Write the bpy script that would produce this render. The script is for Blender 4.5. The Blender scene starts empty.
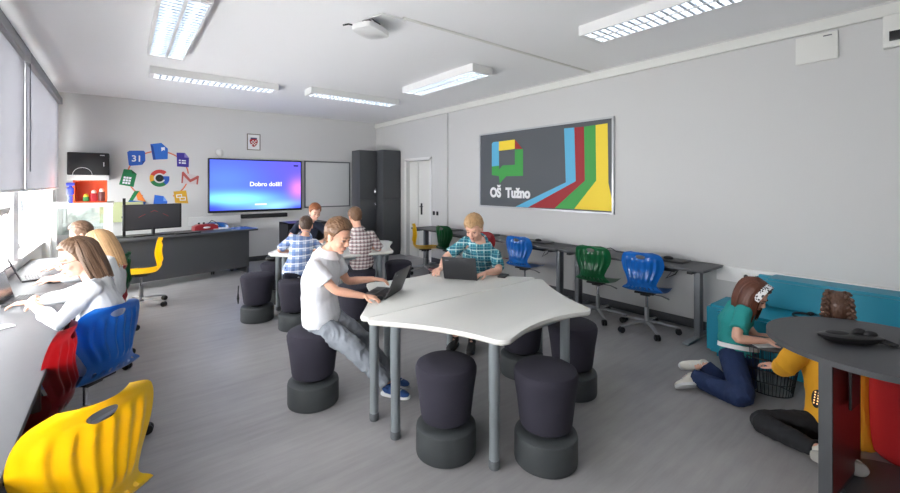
import bpy, bmesh, math, random
from math import sin, cos, pi, radians, atan2, sqrt
from mathutils import Vector, Matrix, noise
random.seed(7)
SC = bpy.context.scene
COL = SC.collection
V = Vector
# ---------------------------------------------------------------- camera
F = 415.0; CX = 450.0; HY = 184.0; EYE = 1.62; YAW = 0.668836
FW = V((sin(YAW), cos(YAW), 0)); RT = V((cos(YAW), -sin(YAW), 0))
cam = bpy.data.cameras.new('camera'); camo = bpy.data.objects.new('camera', cam); COL.objects.link(camo)
cam.sensor_width = 36; cam.lens = F / 900 * 36; cam.shift_y = -(246.5 - HY) / 900; cam.clip_start = .05
camo.location = (0, 0, EYE); camo.rotation_euler = (pi / 2, 0, -YAW)
SC.camera = camo
SC.view_settings.view_transform = 'Standard'; SC.view_settings.look = 'None'
SC.view_settings.gamma = 1; SC.view_settings.use_curve_mapping = False
SC.view_settings.exposure = 0.46
def at(px, py, dep):
    "world point seen at a pixel of the photograph at a forward distance in metres"
    p = FW * dep + RT * ((px - CX) / F * dep); p.z = EYE + (HY - py) / F * dep
    return p
# ---------------------------------------------------------------- materials
def lin(c):
    return tuple((x / 12.92 if x <= .04045 else ((x + .055) / 1.055) ** 2.4) for x in [v / 255 for v in c])
MATS = {}
def mat(name, rgb, rough=.5, metal=0, bump=0, bscale=200, var=0, vscale=6, spec=.5, emit=None, estr=0, sheen=0, coat=0):
    if name in MATS: return MATS[name]
    m = bpy.data.materials.new(name); m.use_nodes = True; nt = m.node_tree; b = nt.nodes['Principled BSDF']
    c = lin(rgb) + (1,)
    b.inputs['Base Color'].default_value = c; b.inputs['Roughness'].default_value = rough
    b.inputs['Metallic'].default_value = metal; b.inputs['Specular IOR Level'].default_value = spec
    if sheen: b.inputs['Sheen Weight'].default_value = sheen
    if coat: b.inputs['Coat Weight'].default_value = coat
    if emit: b.inputs['Emission Color'].default_value = lin(emit) + (1,); b.inputs['Emission Strength'].default_value = estr
    tc = nt.nodes.new('ShaderNodeTexCoord')
    if var:
        n = nt.nodes.new('ShaderNodeTexNoise'); n.inputs['Scale'].default_value = vscale; n.inputs['Detail'].default_value = 4
        nt.links.new(tc.outputs['Object'], n.inputs['Vector'])
        mx = nt.nodes.new('ShaderNodeMix'); mx.data_type = 'RGBA'
        mx.inputs[6].default_value = tuple(x * (1 - var) for x in c[:3]) + (1,)
        mx.inputs[7].default_value = tuple(min(1, x * (1 + var)) for x in c[:3]) + (1,)
        nt.links.new(n.outputs['Fac'], mx.inputs[0]); nt.links.new(mx.outputs[2], b.inputs['Base Color'])
    if bump:
        n = nt.nodes.new('ShaderNodeTexNoise'); n.inputs['Scale'].default_value = bscale
        nt.links.new(tc.outputs['Object'], n.inputs['Vector'])
        bp = nt.nodes.new('ShaderNodeBump'); bp.inputs['Strength'].default_value = bump; bp.inputs['Distance'].default_value = .002
        nt.links.new(n.outputs['Fac'], bp.inputs['Height']); nt.links.new(bp.outputs[0], b.inputs['Normal'])
    MATS[name] = m
    return m
M = {}
M['wall'] = mat('white_paint', (218, 218, 217), .75, bump=.15, bscale=120)
M['wall_r'] = mat('pale_grey_paint', (206, 206, 204), .7, bump=.15, bscale=120)
M['ceil'] = mat('ceiling_paint', (245, 245, 245), .85)
M['trim'] = mat('trim_white', (226, 226, 220), .5)
M['white'] = mat('white_plastic', (232, 232, 230), .4)
M['grey_panel'] = mat('blind_cassette', (140, 140, 140), .4)
M['dark'] = mat('anthracite_board', (70, 72, 75), .42, bump=.05, bscale=60)
M['desk_dark'] = mat('graphite_tabletop', (76, 77, 80), .5, var=.05, vscale=30, spec=.3)
M['tabletop'] = mat('offwhite_laminate', (222, 222, 217), .38)
M['tabedge'] = mat('table_edge', (188, 188, 180), .45)
M['alu'] = mat('silver_painted_steel', (150, 158, 162), .38, .55)
M['leg_grey'] = mat('leg_grey', (112, 116, 120), .45, .4)
M['foam'] = mat('dark_grey_foam', (58, 62, 64), .6, bump=.3, bscale=300)
M['stool'] = mat('aubergine_fabric', (40, 38, 50), .9, bump=.5, bscale=500)
M['black'] = mat('black_plastic', (24, 24, 26), .4)
M['blackm'] = mat('black_matt', (34, 35, 37), .6)
M['chrome'] = mat('chrome', (200, 200, 205), .18, 1)
M['base'] = mat('silver_base', (165, 168, 170), .35, .5)
M['blue'] = mat('blue_plastic', (16, 102, 188), .28, coat=.3)
M['green'] = mat('green_plastic', (6, 96, 50), .28, coat=.3)
M['red'] = mat('red_plastic', (158, 34, 42), .3, coat=.3)
M['yellow'] = mat('yellow_plastic', (250, 208, 18), .32, coat=.2)
M['teal_l'] = mat('turquoise_leatherette', (22, 140, 166), .45, bump=.1, bscale=400)
M['redfab'] = mat('red_fabric', (190, 28, 34), .8, bump=.4, bscale=400)
M['orange'] = mat('orange_panel', (236, 96, 40), .5)
M['lamp_in'] = mat('lamp_reflector', (200, 208, 218), .35, .3)
M['paper'] = mat('paper', (240, 240, 240), .7)
M['laptop'] = mat('laptop_black', (48, 49, 52), .4)
M['key'] = mat('keyboard_black', (22, 22, 24), .5)
def emis(name, rgb, s):
    m = bpy.data.materials.new(name); m.use_nodes = True; nt = m.node_tree; nt.nodes.clear()
    e = nt.nodes.new('ShaderNodeEmission'); e.inputs[0].default_value = lin(rgb) + (1,); e.inputs[1].default_value = s
    o = nt.nodes.new('ShaderNodeOutputMaterial'); nt.links.new(e.outputs[0], o.inputs[0]); return m
def floor_mat():
    m = bpy.data.materials.new('vinyl_planks'); m.use_nodes = True; nt = m.node_tree; b = nt.nodes['Principled BSDF']
    tc = nt.nodes.new('ShaderNodeTexCoord')
    mp = nt.nodes.new('ShaderNodeMapping'); mp.inputs['Scale'].default_value = (.9, 7, 1); nt.links.new(tc.outputs['Object'], mp.inputs[0])
    n = nt.nodes.new('ShaderNodeTexNoise'); n.inputs['Scale'].default_value = 2.2; n.inputs['Detail'].default_value = 7; n.inputs['Roughness'].default_value = .65
    nt.links.new(mp.outputs[0], n.inputs['Vector'])
    n2 = nt.nodes.new('ShaderNodeTexNoise'); n2.inputs['Scale'].default_value = 1.3; n2.inputs['Detail'].default_value = 3
    nt.links.new(tc.outputs['Object'], n2.inputs['Vector'])
    br = nt.nodes.new('ShaderNodeTexBrick'); br.inputs['Scale'].default_value = 1
    br.inputs['Brick Width'].default_value = 1.25; br.inputs['Row Height'].default_value = .19; br.inputs['Mortar Size'].default_value = .0015
    br.inputs['Color1'].default_value = (.46, .46, .46, 1); br.inputs['Color2'].default_value = (.54, .54, .54, 1); br.inputs['Mortar'].default_value = (.42, .42, .42, 1)
    nt.links.new(tc.outputs['Object'], br.inputs['Vector'])
    a = nt.nodes.new('ShaderNodeMath'); a.operation = 'ADD'; nt.links.new(n.outputs['Fac'], a.inputs[0]); nt.links.new(n2.outputs['Fac'], a.inputs[1])
    a2 = nt.nodes.new('ShaderNodeMath'); a2.operation = 'ADD'; nt.links.new(a.outputs[0], a2.inputs[0]); nt.links.new(br.outputs['Color'], a2.inputs[1])
    r = nt.nodes.new('ShaderNodeValToRGB'); r.color_ramp.elements[0].position = .30; r.color_ramp.elements[1].position = .72
    r.color_ramp.elements[0].color = lin((124, 123, 124)) + (1,); r.color_ramp.elements[1].color = lin((172, 170, 170)) + (1,)
    d = nt.nodes.new('ShaderNodeMath'); d.operation = 'MULTIPLY'; d.inputs[1].default_value = .333; nt.links.new(a2.outputs[0], d.inputs[0])
    nt.links.new(d.outputs[0], r.inputs[0]); nt.links.new(r.outputs[0], b.inputs['Base Color'])
    b.inputs['Roughness'].default_value = .42
    bp = nt.nodes.new('ShaderNodeBump'); bp.inputs['Strength'].default_value = .08; bp.inputs['Distance'].default_value = .003
    nt.links.new(n.outputs['Fac'], bp.inputs['Height']); nt.links.new(bp.outputs[0], b.inputs['Normal'])
    return m
M['floor'] = floor_mat()
def blind_mat():
    m = bpy.data.materials.new('blind_fabric'); m.use_nodes = True; nt = m.node_tree; nt.nodes.clear()
    d = nt.nodes.new('ShaderNodeBsdfDiffuse'); d.inputs[0].default_value = lin((190, 190, 192)) + (1,)
    t = nt.nodes.new('ShaderNodeBsdfTranslucent'); t.inputs[0].default_value = lin((200, 200, 204)) + (1,)
    x = nt.nodes.new('ShaderNodeMixShader'); x.inputs[0].default_value = .24
    o = nt.nodes.new('ShaderNodeOutputMaterial')
    nt.links.new(d.outputs[0], x.inputs[1]); nt.links.new(t.outputs[0], x.inputs[2]); nt.links.new(x.outputs[0], o.inputs[0]); return m
M['blind'] = blind_mat()
def glass_mat(name, tint=(1, 1, 1), f=.06):
    m = bpy.data.materials.new(name); m.use_nodes = True; nt = m.node_tree; nt.nodes.clear()
    t = nt.nodes.new('ShaderNodeBsdfTransparent'); t.inputs[0].default_value = tint + (1,)
    g = nt.nodes.new('ShaderNodeBsdfGlossy'); g.inputs['Roughness'].default_value = .03
    x = nt.nodes.new('ShaderNodeMixShader'); x.inputs[0].default_value = f
    o = nt.nodes.new('ShaderNodeOutputMaterial')
    nt.links.new(t.outputs[0], x.inputs[1]); nt.links.new(g.outputs[0], x.inputs[2]); nt.links.new(x.outputs[0], o.inputs[0]); return m
M['glass'] = glass_mat('window_glass')
# ---------------------------------------------------------------- mesh builder
class MB:
    def __init__(s): s.bm = bmesh.new(); s.mi = 0
    def _fin(s, fs):
        for f in fs: f.material_index = s.mi
    def box(s, c, d, rz=0, bev=0, rot=None):
        r = bmesh.ops.create_cube(s.bm, size=1)
        mt = Matrix.Translation(c) @ (rot if rot else Matrix.Rotation(rz, 4, 'Z')) @ Matrix.Diagonal((d[0], d[1], d[2], 1))
        bmesh.ops.transform(s.bm, matrix=mt, verts=r['verts'])
        vs = r['verts']; es = list({e for v in vs for e in v.link_edges}); fs = list({f for v in vs for f in v.link_faces})
        s._fin(fs)
        if bev:
            q = bmesh.ops.bevel(s.bm, geom=es, offset=bev, segments=3, profile=.5, affect='EDGES'); s._fin(q['faces'])
        return s
    def span(s, a, b, bev=0):
        a = V(a); b = V(b); return s.box((a + b) / 2, (abs(b.x - a.x), abs(b.y - a.y), abs(b.z - a.z)), 0, bev)
    def rings(s, rs, closed=True, cap=True):
        L = [[s.bm.verts.new(p) for p in r] for r in rs]; n = len(L[0]); fs = []
        for a, b in zip(L, L[1:]):
            for i in range(n if closed else n - 1):
                j = (i + 1) % n; fs.append(s.bm.faces.new((a[i], a[j], b[j], b[i])))
        if cap: fs.append(s.bm.faces.new(L[0][::-1])); fs.append(s.bm.faces.new(L[-1]))
        s._fin(fs); return s
    def lathe(s, prof, c=(0, 0, 0), n=40, cap=True):
        c = V(c); return s.rings([[c + V((r * cos(2 * pi * i / n), r * sin(2 * pi * i / n), z)) for i in range(n)] for r, z in prof], cap=cap)
    def tube(s, pts, rad, n=12, cap=True, flat=1, side=None):
        pts = [V(p) for p in pts]
        if not isinstance(rad, (list, tuple)): rad = [rad] * len(pts)
        rs = []; prev = None
        for i, p in enumerate(pts):
            t = (pts[min(i + 1, len(pts) - 1)] - pts[max(i - 1, 0)]).normalized()
            if side is not None: a = V(side) - t * V(side).dot(t)
            elif prev is None: a = t.orthogonal()
            else: a = prev - t * prev.dot(t)
            a.normalize(); prev = a; b = t.cross(a)
            rs.append([p + a * rad[i] * cos(2 * pi * k / n) + b * rad[i] * flat * sin(2 * pi * k / n) for k in range(n)])
        return s.rings(rs, cap=cap)
    def prism(s, poly, z0, z1, bev=0, tf=None):
        "poly: list of (x,y); extruded z0..z1; tf maps the result"
        a = [s.bm.verts.new((x, y, z0)) for x, y in poly]; b = [s.bm.verts.new((x, y, z1)) for x, y in poly]; n = len(a)
        fs = [s.bm.faces.new(a[::-1]), s.bm.faces.new(b)]
        for i in range(n): fs.append(s.bm.faces.new((a[i], a[(i + 1) % n], b[(i + 1) % n], b[i])))
        s._fin(fs)
        if bev:
            es = [e for e in fs[0].edges] + [e for e in fs[1].edges]
            q = bmesh.ops.bevel(s.bm, geom=es, offset=bev, segments=2, profile=.5, affect='EDGES'); s._fin(q['faces'])
        if tf:
            vs = list({v for f in s.bm.faces if f.is_valid for v in f.verts}) if bev else a + b
            bmesh.ops.transform(s.bm, matrix=tf, verts=vs)
        return s
    def ell(s, c, r, rot=None, seg=20, rg=12):
        q = bmesh.ops.create_uvsphere(s.bm, u_segments=seg, v_segments=rg, radius=1)
        mt = Matrix.Translation(c) @ (rot if rot else Matrix()) @ Matrix.Diagonal((r[0], r[1], r[2], 1))
        bmesh.ops.transform(s.bm, matrix=mt, verts=q['verts']); s._fin({f for v in q['verts'] for f in v.link_faces}); return s
    def xf(s, m): bmesh.ops.transform(s.bm, matrix=m, verts=s.bm.verts); return s
    def build(s, name, mats, parent=None, smooth=True, norm=True):
        me = bpy.data.meshes.new(name)
        if norm: bmesh.ops.recalc_face_normals(s.bm, faces=s.bm.faces)
        s.bm.to_mesh(me); s.bm.free()
        for m in (mats if isinstance(mats, (list, tuple)) else [mats]): me.materials.append(m)
        if smooth:
            me.polygons.foreach_set('use_smooth', [True] * len(me.polygons))
            me.set_sharp_from_angle(angle=radians(38))
        o = bpy.data.objects.new(name, me); COL.objects.link(o)
        if parent: o.parent = parent
        return o
def tag(o, label=None, cat=None, group=None, kind=None):
    if label: o['label'] = label
    if cat: o['category'] = cat
    if group: o['group'] = group
    if kind: o['kind'] = kind
    return o
def empty(name, loc, rz=0, label=None, cat=None, group=None, kind=None):
    o = bpy.data.objects.new(name, None); COL.objects.link(o); o.location = loc; o.rotation_euler = (0, 0, rz); o.empty_display_size = .1
    return tag(o, label, cat, group, kind)
def kids(o): return [c for c in COL.objects if c.parent == o]
def copy_tree(o, parent=None):
    c = o.copy(); COL.objects.link(c); c.parent = parent
    for k in kids(o):
        if k.parent == o and k != c: copy_tree(k, c)
    return c
def struct(o): o['kind'] = 'structure'; return o
def smoothpoly(pts, k=6):
    "closed Catmull-Rom through 2D points"
    out = []; n = len(pts)
    for i in range(n):
        p0, p1, p2, p3 = [V(pts[(i + j - 1) % n]) for j in range(4)]
        for t in range(k):
            t /= k
            out.append(tuple(.5 * ((2 * p1) + (p2 - p0) * t + (2 * p0 - 5 * p1 + 4 * p2 - p3) * t * t + (3 * p1 - p0 - 3 * p2 + p3) * t ** 3)))
    return out
def text_mesh(name, s, size, mt, parent, loc, rot, ext=.0015, bold=0):
    cu = bpy.data.curves.new(name, 'FONT'); cu.body = s; cu.size = size; cu.extrude = ext; cu.align_x = 'CENTER'; cu.align_y = 'CENTER'; cu.offset = bold
    t = bpy.data.objects.new('t', cu); COL.objects.link(t)
    bpy.context.view_layer.update()
    me = bpy.data.meshes.new_from_object(t.evaluated_get(bpy.context.evaluated_depsgraph_get())); bpy.data.objects.remove(t)
    me.name = name; me.materials.clear(); me.materials.append(mt)
    o = bpy.data.objects.new(name, me); COL.objects.link(o); o.parent = parent; o.location = loc; o.rotation_euler = rot
    return o
# ---------------------------------------------------------------- room
LX, RX, YB, YF, CZ = -.85, 5.05, 9.4, -2.6, 3.15
struct(MB().span((LX - .4, YF - .2, -.1), (RX + .2, YB + .2, 0)).build('floor', M['floor'], smooth=False))
struct(MB().span((LX - .4, YF - .2, CZ), (RX + .2, YB + .2, CZ + .1)).build('ceiling', M['ceil'], smooth=False))
struct(MB().span((LX - .3, YB, 0), (RX + .2, YB + .2, CZ)).build('wall_back', M['wall'], smooth=False))
struct(MB().span((LX - .3, YF - .2, 0), (RX + .2, YF, CZ)).build('wall_front', M['wall'], smooth=False))
D0, D1 = 7.06, 7.98     # door opening in the right wall
w = MB().span((RX, YF, 0), (RX + .2, D0, CZ)).span((RX, D1, 0), (RX + .2, YB, CZ)).span((RX, D0, 2.13), (RX + .2, D1, CZ))
struct(w.build('wall_right', M['wall_r'], smooth=False))
# left wall with window openings above a sill
WIN = [(-2.0, .3), (.5, 2.9), (3.1, 5.95), (6.2, 8.9)]
w = MB().span((LX - .3, YF, 0), (LX, YB, .84)).span((LX - .3, YF, 2.95), (LX, YB, CZ))
ys = [YF] + [v for p in WIN for v in p] + [YB]
for i in range(0, len(ys), 2): w.span((LX - .3, ys[i], .84), (LX, ys[i + 1], 2.95))
struct(w.build('wall_left', M['wall'], smooth=False))
for i, (a, b) in enumerate(WIN):
    fr = MB(); X0, X1 = LX - .2, LX - .12
    fr.span((X0, a, .84), (X1, b, .90)).span((X0, a, 2.89), (X1, b, 2.95)).span((X0, a, .84), (X1, a + .06, 2.95)).span((X0, b - .06, .84), (X1, b, 2.95))
    nn = 3; st = (b - a) / nn
    for k in range(1, nn): fr.span((X0, a + k * st - .045, .84), (X1, a + k * st + .045, 2.95))
    fr.span((X0, a, 1.96), (X1, b, 2.02))
    wo = struct(fr.build('window_%d' % (i + 1), M['white'], smooth=False))
    MB().span((LX - .165, a + .02, .86), (LX - .16, b - .02, 2.93)).build('pane', M['glass'], wo, smooth=False)
    MB().span((LX - .12, a, .82), (LX + .03, b, .845), .004).build('window_sill', M['white'], wo)
    for k in range(nn): MB().box((LX - .11, a + k * st + .1, 1.35), (.03, .03, .14), 0, .006).build('window_handle', M['leg_grey'], wo)
struct(MB().span((RX - .012, YF, 0), (RX, D0 - .06, .1), .003).build('baseboard_right', M['dark']))
struct(MB().span((LX, YB - .012, 0), (4.4, YB, .1), .003).build('baseboard_back', M['dark']))
struct(MB().span((LX, YF, 0), (LX + .012, YB, .1), .003).build('baseboard_left', M['dark']))
struct(MB().span((RX - .05, YF, 3.02), (RX, YB, 3.12), .006).build('trim_1', M['trim']))
struct(MB().span((RX - .03, 6.44, .1), (RX, 6.50, 3.02), .008).build('trim_2', M['wall_r']))
struct(MB().span((LX, 5.2, 3.122), (LX + .02, YB, 3.15)).build('trim_3', M['leg_grey'], smooth=False))
# ceiling cable duct towards the projector device
struct(MB().span((2.02, 3.235, CZ - .018), (RX - .05, 3.265, CZ), .004).build('trim_4', M['trim']))
# door
d = MB().span((RX - .015, D0 - .06, 0), (RX + .2, D0, 2.19)).span((RX - .015, D1, 0), (RX + .2, D1 + .06, 2.19)).span((RX - .015, D0 - .06, 2.13), (RX + .2, D1 + .06, 2.19))
do = struct(d.build('door_1', M['white'], smooth=False))
MB().span((RX + .09, D0 + .002, .005), (RX + .13, D1 - .002, 2.128)).build('door_leaf', M['trim'], do, smooth=False)
h = MB().span((RX + .08, 7.47, .95), (RX + .09, 7.53, 1.2), .003).tube([(RX + .09, 7.5, 1.13), (RX + .04, 7.5, 1.13), (RX + .035, 7.49, 1.13), (RX + .035, 7.38, 1.13)], .01)
h.build('door_handle', M['black'], do)
MB().tube([(RX + .07, D1 - .36, .02), (RX + .07, D1 - .36, 2.1)], .012).build('door_seam', M['trim'], do)
# blinds
for i, (a, b, pm, lb) in enumerate([(6.2, 8.9, 0, 'grey roller blind pulled halfway down, nearest the back wall'), (3.1, 6.02, 0, 'wide grey roller blind pulled halfway down at the left picture edge'),
                                  (.5, 2.9, 0, ''), (-2.0, .3, 0, '')]):
    if not lb: lb = 'grey roller blind outside the picture at window %s' % ('beside the camera' if i == 2 else 'behind the camera, closed to cut light')
    r = empty('roller_blind', (LX + .06, (a + b) / 2, 2.9), 0, lb, 'roller blind', 'roller blinds on the windows')
    hw = (b - a) / 2 + .08
    MB().span((-.04, -hw, -.02), (.05, hw, .08), .008).build('cassette', M['grey_panel'], r)
    dz = -1.34 if i < 3 else -2.03; c = MB().span((-.002, -hw + .01, dz), (.002, hw - .01, 0)); c.build('cloth', M['blind'], r, smooth=False)  # last blind, unseen, is lowered fully to darken the near right side
    MB().tube([(0, -hw + .01, dz - .005), (0, hw - .01, dz - .005)], .014).build('bottom_rail', M['white'], r)
    MB().tube([(.035, -hw + .03, -.02), (.035, -hw + .03, -1.15)], .005).build('pull_chain', M['leg_grey'], r)
# ---------------------------------------------------------------- ceiling lamps
def lamp(x0, y0, x1, y1, label):
    cx, cy = (x0 + x1) / 2, (y0 + y1) / 2; lx, ly = x1 - x0, y1 - y0
    rz = 0 if ly > lx else pi / 2
    L, W = max(lx, ly), min(lx, ly); hgt = .1
    r = empty('ceiling_lamp', (cx, cy, CZ - hgt), rz, label, 'ceiling lamp', 'louvred ceiling lamps')
    b = MB(); t = .02
    b.span((-W / 2, -L / 2, 0), (-W / 2 + t, L / 2, hgt - .001)).span((W / 2 - t, -L / 2, 0), (W / 2, L / 2, hgt - .001))
    b.span((-W / 2 + t, -L / 2 + .001, .0005), (W / 2 - t, -L / 2 + .05, hgt - .002)).span((-W / 2 + t, L / 2 - .05, .0005), (W / 2 - t, L / 2 - .001, hgt - .002))
    b.span((-W / 2 + t, -L / 2 + .05, hgt - .02), (W / 2 - t, L / 2 - .05, hgt - .003)); b.span((-.012, -L / 2 + .05, .001), (.012, L / 2 - .05, .07))
    b.build('housing', M['white'], r, smooth=False)
    g = MB(); n = int(L / .075)
    for k in range(1, n):
        y = -L / 2 + .05 + (L - .1) * k / n
        for sx in (-1, 1):
            xa, xb = sx * .014, sx * (W / 2 - t)
            vs = [g.bm.verts.new(p) for p in [(xa, y - .012, .004), (xb, y - .012, .004), (xb, y, .05), (xa, y, .05), (xa, y + .012, .004), (xb, y + .012, .004)]]
            g.bm.faces.new((vs[0], vs[1], vs[2], vs[3])); g.bm.faces.new((vs[3], vs[2], vs[5], vs[4])); g.bm.faces.new((vs[0], vs[4], vs[5], vs[1]))
    g.build('louvre', M['lamp_in'], r, smooth=False)
    for sx in (-1, 1): MB().tube([(sx * W / 4, -L / 2 + .06, .062), (sx * W / 4, L / 2 - .06, .062)], .012).build('fluorescent_tube', LAMP_M, r)
    return r
LAMP_M = emis('tube_glow', (232, 242, 255), 9.0)
lamp(.22, 3.75, .57, 5.72, 'ceiling lamp with bluish louvre seen from below, at top left')
lamp(.28, 6.6, 1.88, 6.9, 'ceiling lamp across the room, nearer the left-hand blinds')
lamp(2.33, 6.45, 3.93, 6.75, 'ceiling lamp across the room, in front of the dark cabinets')
lamp(3.47, 3.93, 3.82, 5.6, 'ceiling lamp running towards the back, above the far desks')
lamp(3.47, .85, 3.82, 2.38, 'bright louvred ceiling lamp at the top right near the white wall box')
# projector device on the ceiling
r = empty('ceiling_access_point', (1.83, 3.5, CZ), .5, 'white box device with black bracket hanging from the ceiling', 'ceiling device')
MB().prism(smoothpoly([(-.14, -.1), (.14, -.1), (.16, 0), (.13, .12), (-.13, .12), (-.16, 0)]), -.12, -.07, .01).build('cover', M['white'], r)
MB().box((.03, .02, -.035), (.14, .12, .068), 0, .01).build('bracket', M['black'], r)
MB().tube([(-.12, .1, -.075), (-.16, .14, -.07), (-.2, .17, -.09)], .008).build('antenna', M['black'], r)
MB().tube([(.05, -.02, -.03), (-.1, -.05, -.02), (-.12, -.2, -.014), (0, -.27, -.012), (.12, -.3, -.012)], .008).build('cable', M['white'], r)
# wall things, right
o = tag(MB().span((RX - .025, .76, 2.75), (RX - .0005, 1.06, 3.0), .006).build('wall_cover_box', M['trim']), 'white square cover box high on the right wall', 'wall box')
MB().span((RX - .029, .80, 2.965), (RX - .0255, .86, 2.975)).build('badge', M['leg_grey'], o)
r = empty('emergency_lamp', (RX, .32, 2.75), 0, 'white unit with black louvre cut by the right picture edge, high on wall', 'wall unit')
MB().span((-.07, -.16, 0), (-.001, .16, .27), .01).build('housing', M['trim'], r)
MB().span((-.085, -.15, .05), (-.0705, .12, .13), .004).build('grille', M['black'], r)
r = empty('cable_trunking', (RX, 1.0, .6), 0, 'white cable trunking with sockets on the wall above the turquoise sofa', 'cable trunking')
MB().span((-.05, -1.8, 0), (-.0005, .72, .15), .006).build('duct', M['white'], r)
for y in (.45, .36, .27): MB().box((-.052, y, .075), (.006, .075, .075), 0, .002).build('socket', M['trim'], r); 
for y in (.45, .36, .27): MB().ell((-.0545, y, .075), (.002, .022, .022)).build('socket_hole', M['black'], r)
for k, y in enumerate((6.92, 6.80)):
    o = tag(MB().span((RX - .012, y - .03, .98), (RX - .0005, y + .03, 1.06), .003).build('light_switch', M['black']), 'small black switch on the wall, %s the door' % ('next to' if k == 0 else 'second away from'), 'light switch', 'switches by the door')
# mural on the right wall : local u (to the right in the picture = towards -Y), v up
mr = empty('mural_board', (RX - .03, 5.48, 1.235), 0, 'dark grey board with four coloured stripes and school name on right wall', 'wall board')
W_, H_ = 2.55, 1.255
MB().span((0, -W_, 0), (.029, 0, H_)).build('panel', mat('board_grey', (84, 88, 92), .6), mr, smooth=False)
fb = MB()
for a, b in [((-.008, -W_ - .015, -.015), (.03, 0 + .015, .01)), ((-.008, -W_ - .015, H_ - .01), (.03, .015, H_ + .015)), ((-.008, -W_ - .015, 0), (.03, -W_ + .01, H_)), ((-.008, -.01, 0), (.03, .015, H_))]: fb.span(a, b)
fb.build('board_frame', mat('board_alu', (190, 192, 194), .35, .4), mr, smooth=False)
def uv2(P, z0=0, z1=.002): # prism on the mural; P in metres (u right, v up)
    b = MB(); b.prism([(u, v) for u, v in P], z0, z1)
    return b.xf(Matrix(((0, 0, -1, -.0005), (-1, 0, 0, 0), (0, 1, 0, 0), (0, 0, 0, 1))))
def mural(px, py): # a point of the photograph on the board
    v = FW + RT * ((px - CX) / F); t = (RX - .03) / v.x; y = v.y * t; z = EYE + (HY - py) / F * t
    return (5.48 - y, z - 1.235)
def mz(x, y): return mural(460 + x / 3.522, 100 + y / 3.522)
m_sky = mat('m_sky', (92, 178, 214), .6); m_red = mat('m_red', (158, 32, 40), .6); m_grn = mat('m_green', (62, 158, 72), .6); m_yel = mat('m_yellow', (246, 216, 58), .6)
for nm, m_, P in [('sky_blue_stripe', m_sky, [(367, 100), (403, 97), (408, 286), (240, 378), (195, 376), (373, 290)]),
                  ('dark_red_stripe', m_red, [(403, 97), (437, 94), (440, 284), (334, 381), (240, 378), (408, 286)]),
                  ('green_stripe', m_grn, [(437, 94), (478, 88), (480, 284), (402, 384), (334, 381), (440, 284)]),
                  ('yellow_stripe', m_yel, [(478, 88), (520, 82), (523, 292), (540, 376), (538, 392), (402, 384), (480, 284)])]:
    uv2([mz(*p) for p in P][::-1]).build(nm, m_, mr, smooth=False)
def mq(x, y): return mural(480 + x / 7.043, 135 + y / 7.043)
for nm, m_, P in [('logo_blue', m_sky, [(84, 62), (94, 50), (134, 46), (134, 215), (84, 222)]),
                  ('logo_yellow', m_yel, [(134, 46), (246, 32), (246, 98), (134, 112)]),
                  ('logo_red', m_red, [(246, 32), (300, 98), (246, 98)]),
                  ('logo_green', m_grn, [(246, 104), (303, 98), (303, 288), (185, 290), (140, 340), (134, 290), (84, 282), (84, 222), (134, 215), (134, 245), (160, 214), (246, 210)])]:
    uv2([mq(*p) for p in P][::-1]).build(nm, m_, mr, smooth=False)
TW = mat('lettering_white', (238, 238, 238), .6)
cxm, cym = mq(205, 410)
tx = text_mesh('lettering', 'OŠ  Tužno', .20, TW, mr, (-.001, -cxm, cym), (pi / 2, 0, -pi / 2), bold=.010)
tx.scale = (1.02, 1.1, 1)
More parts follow.
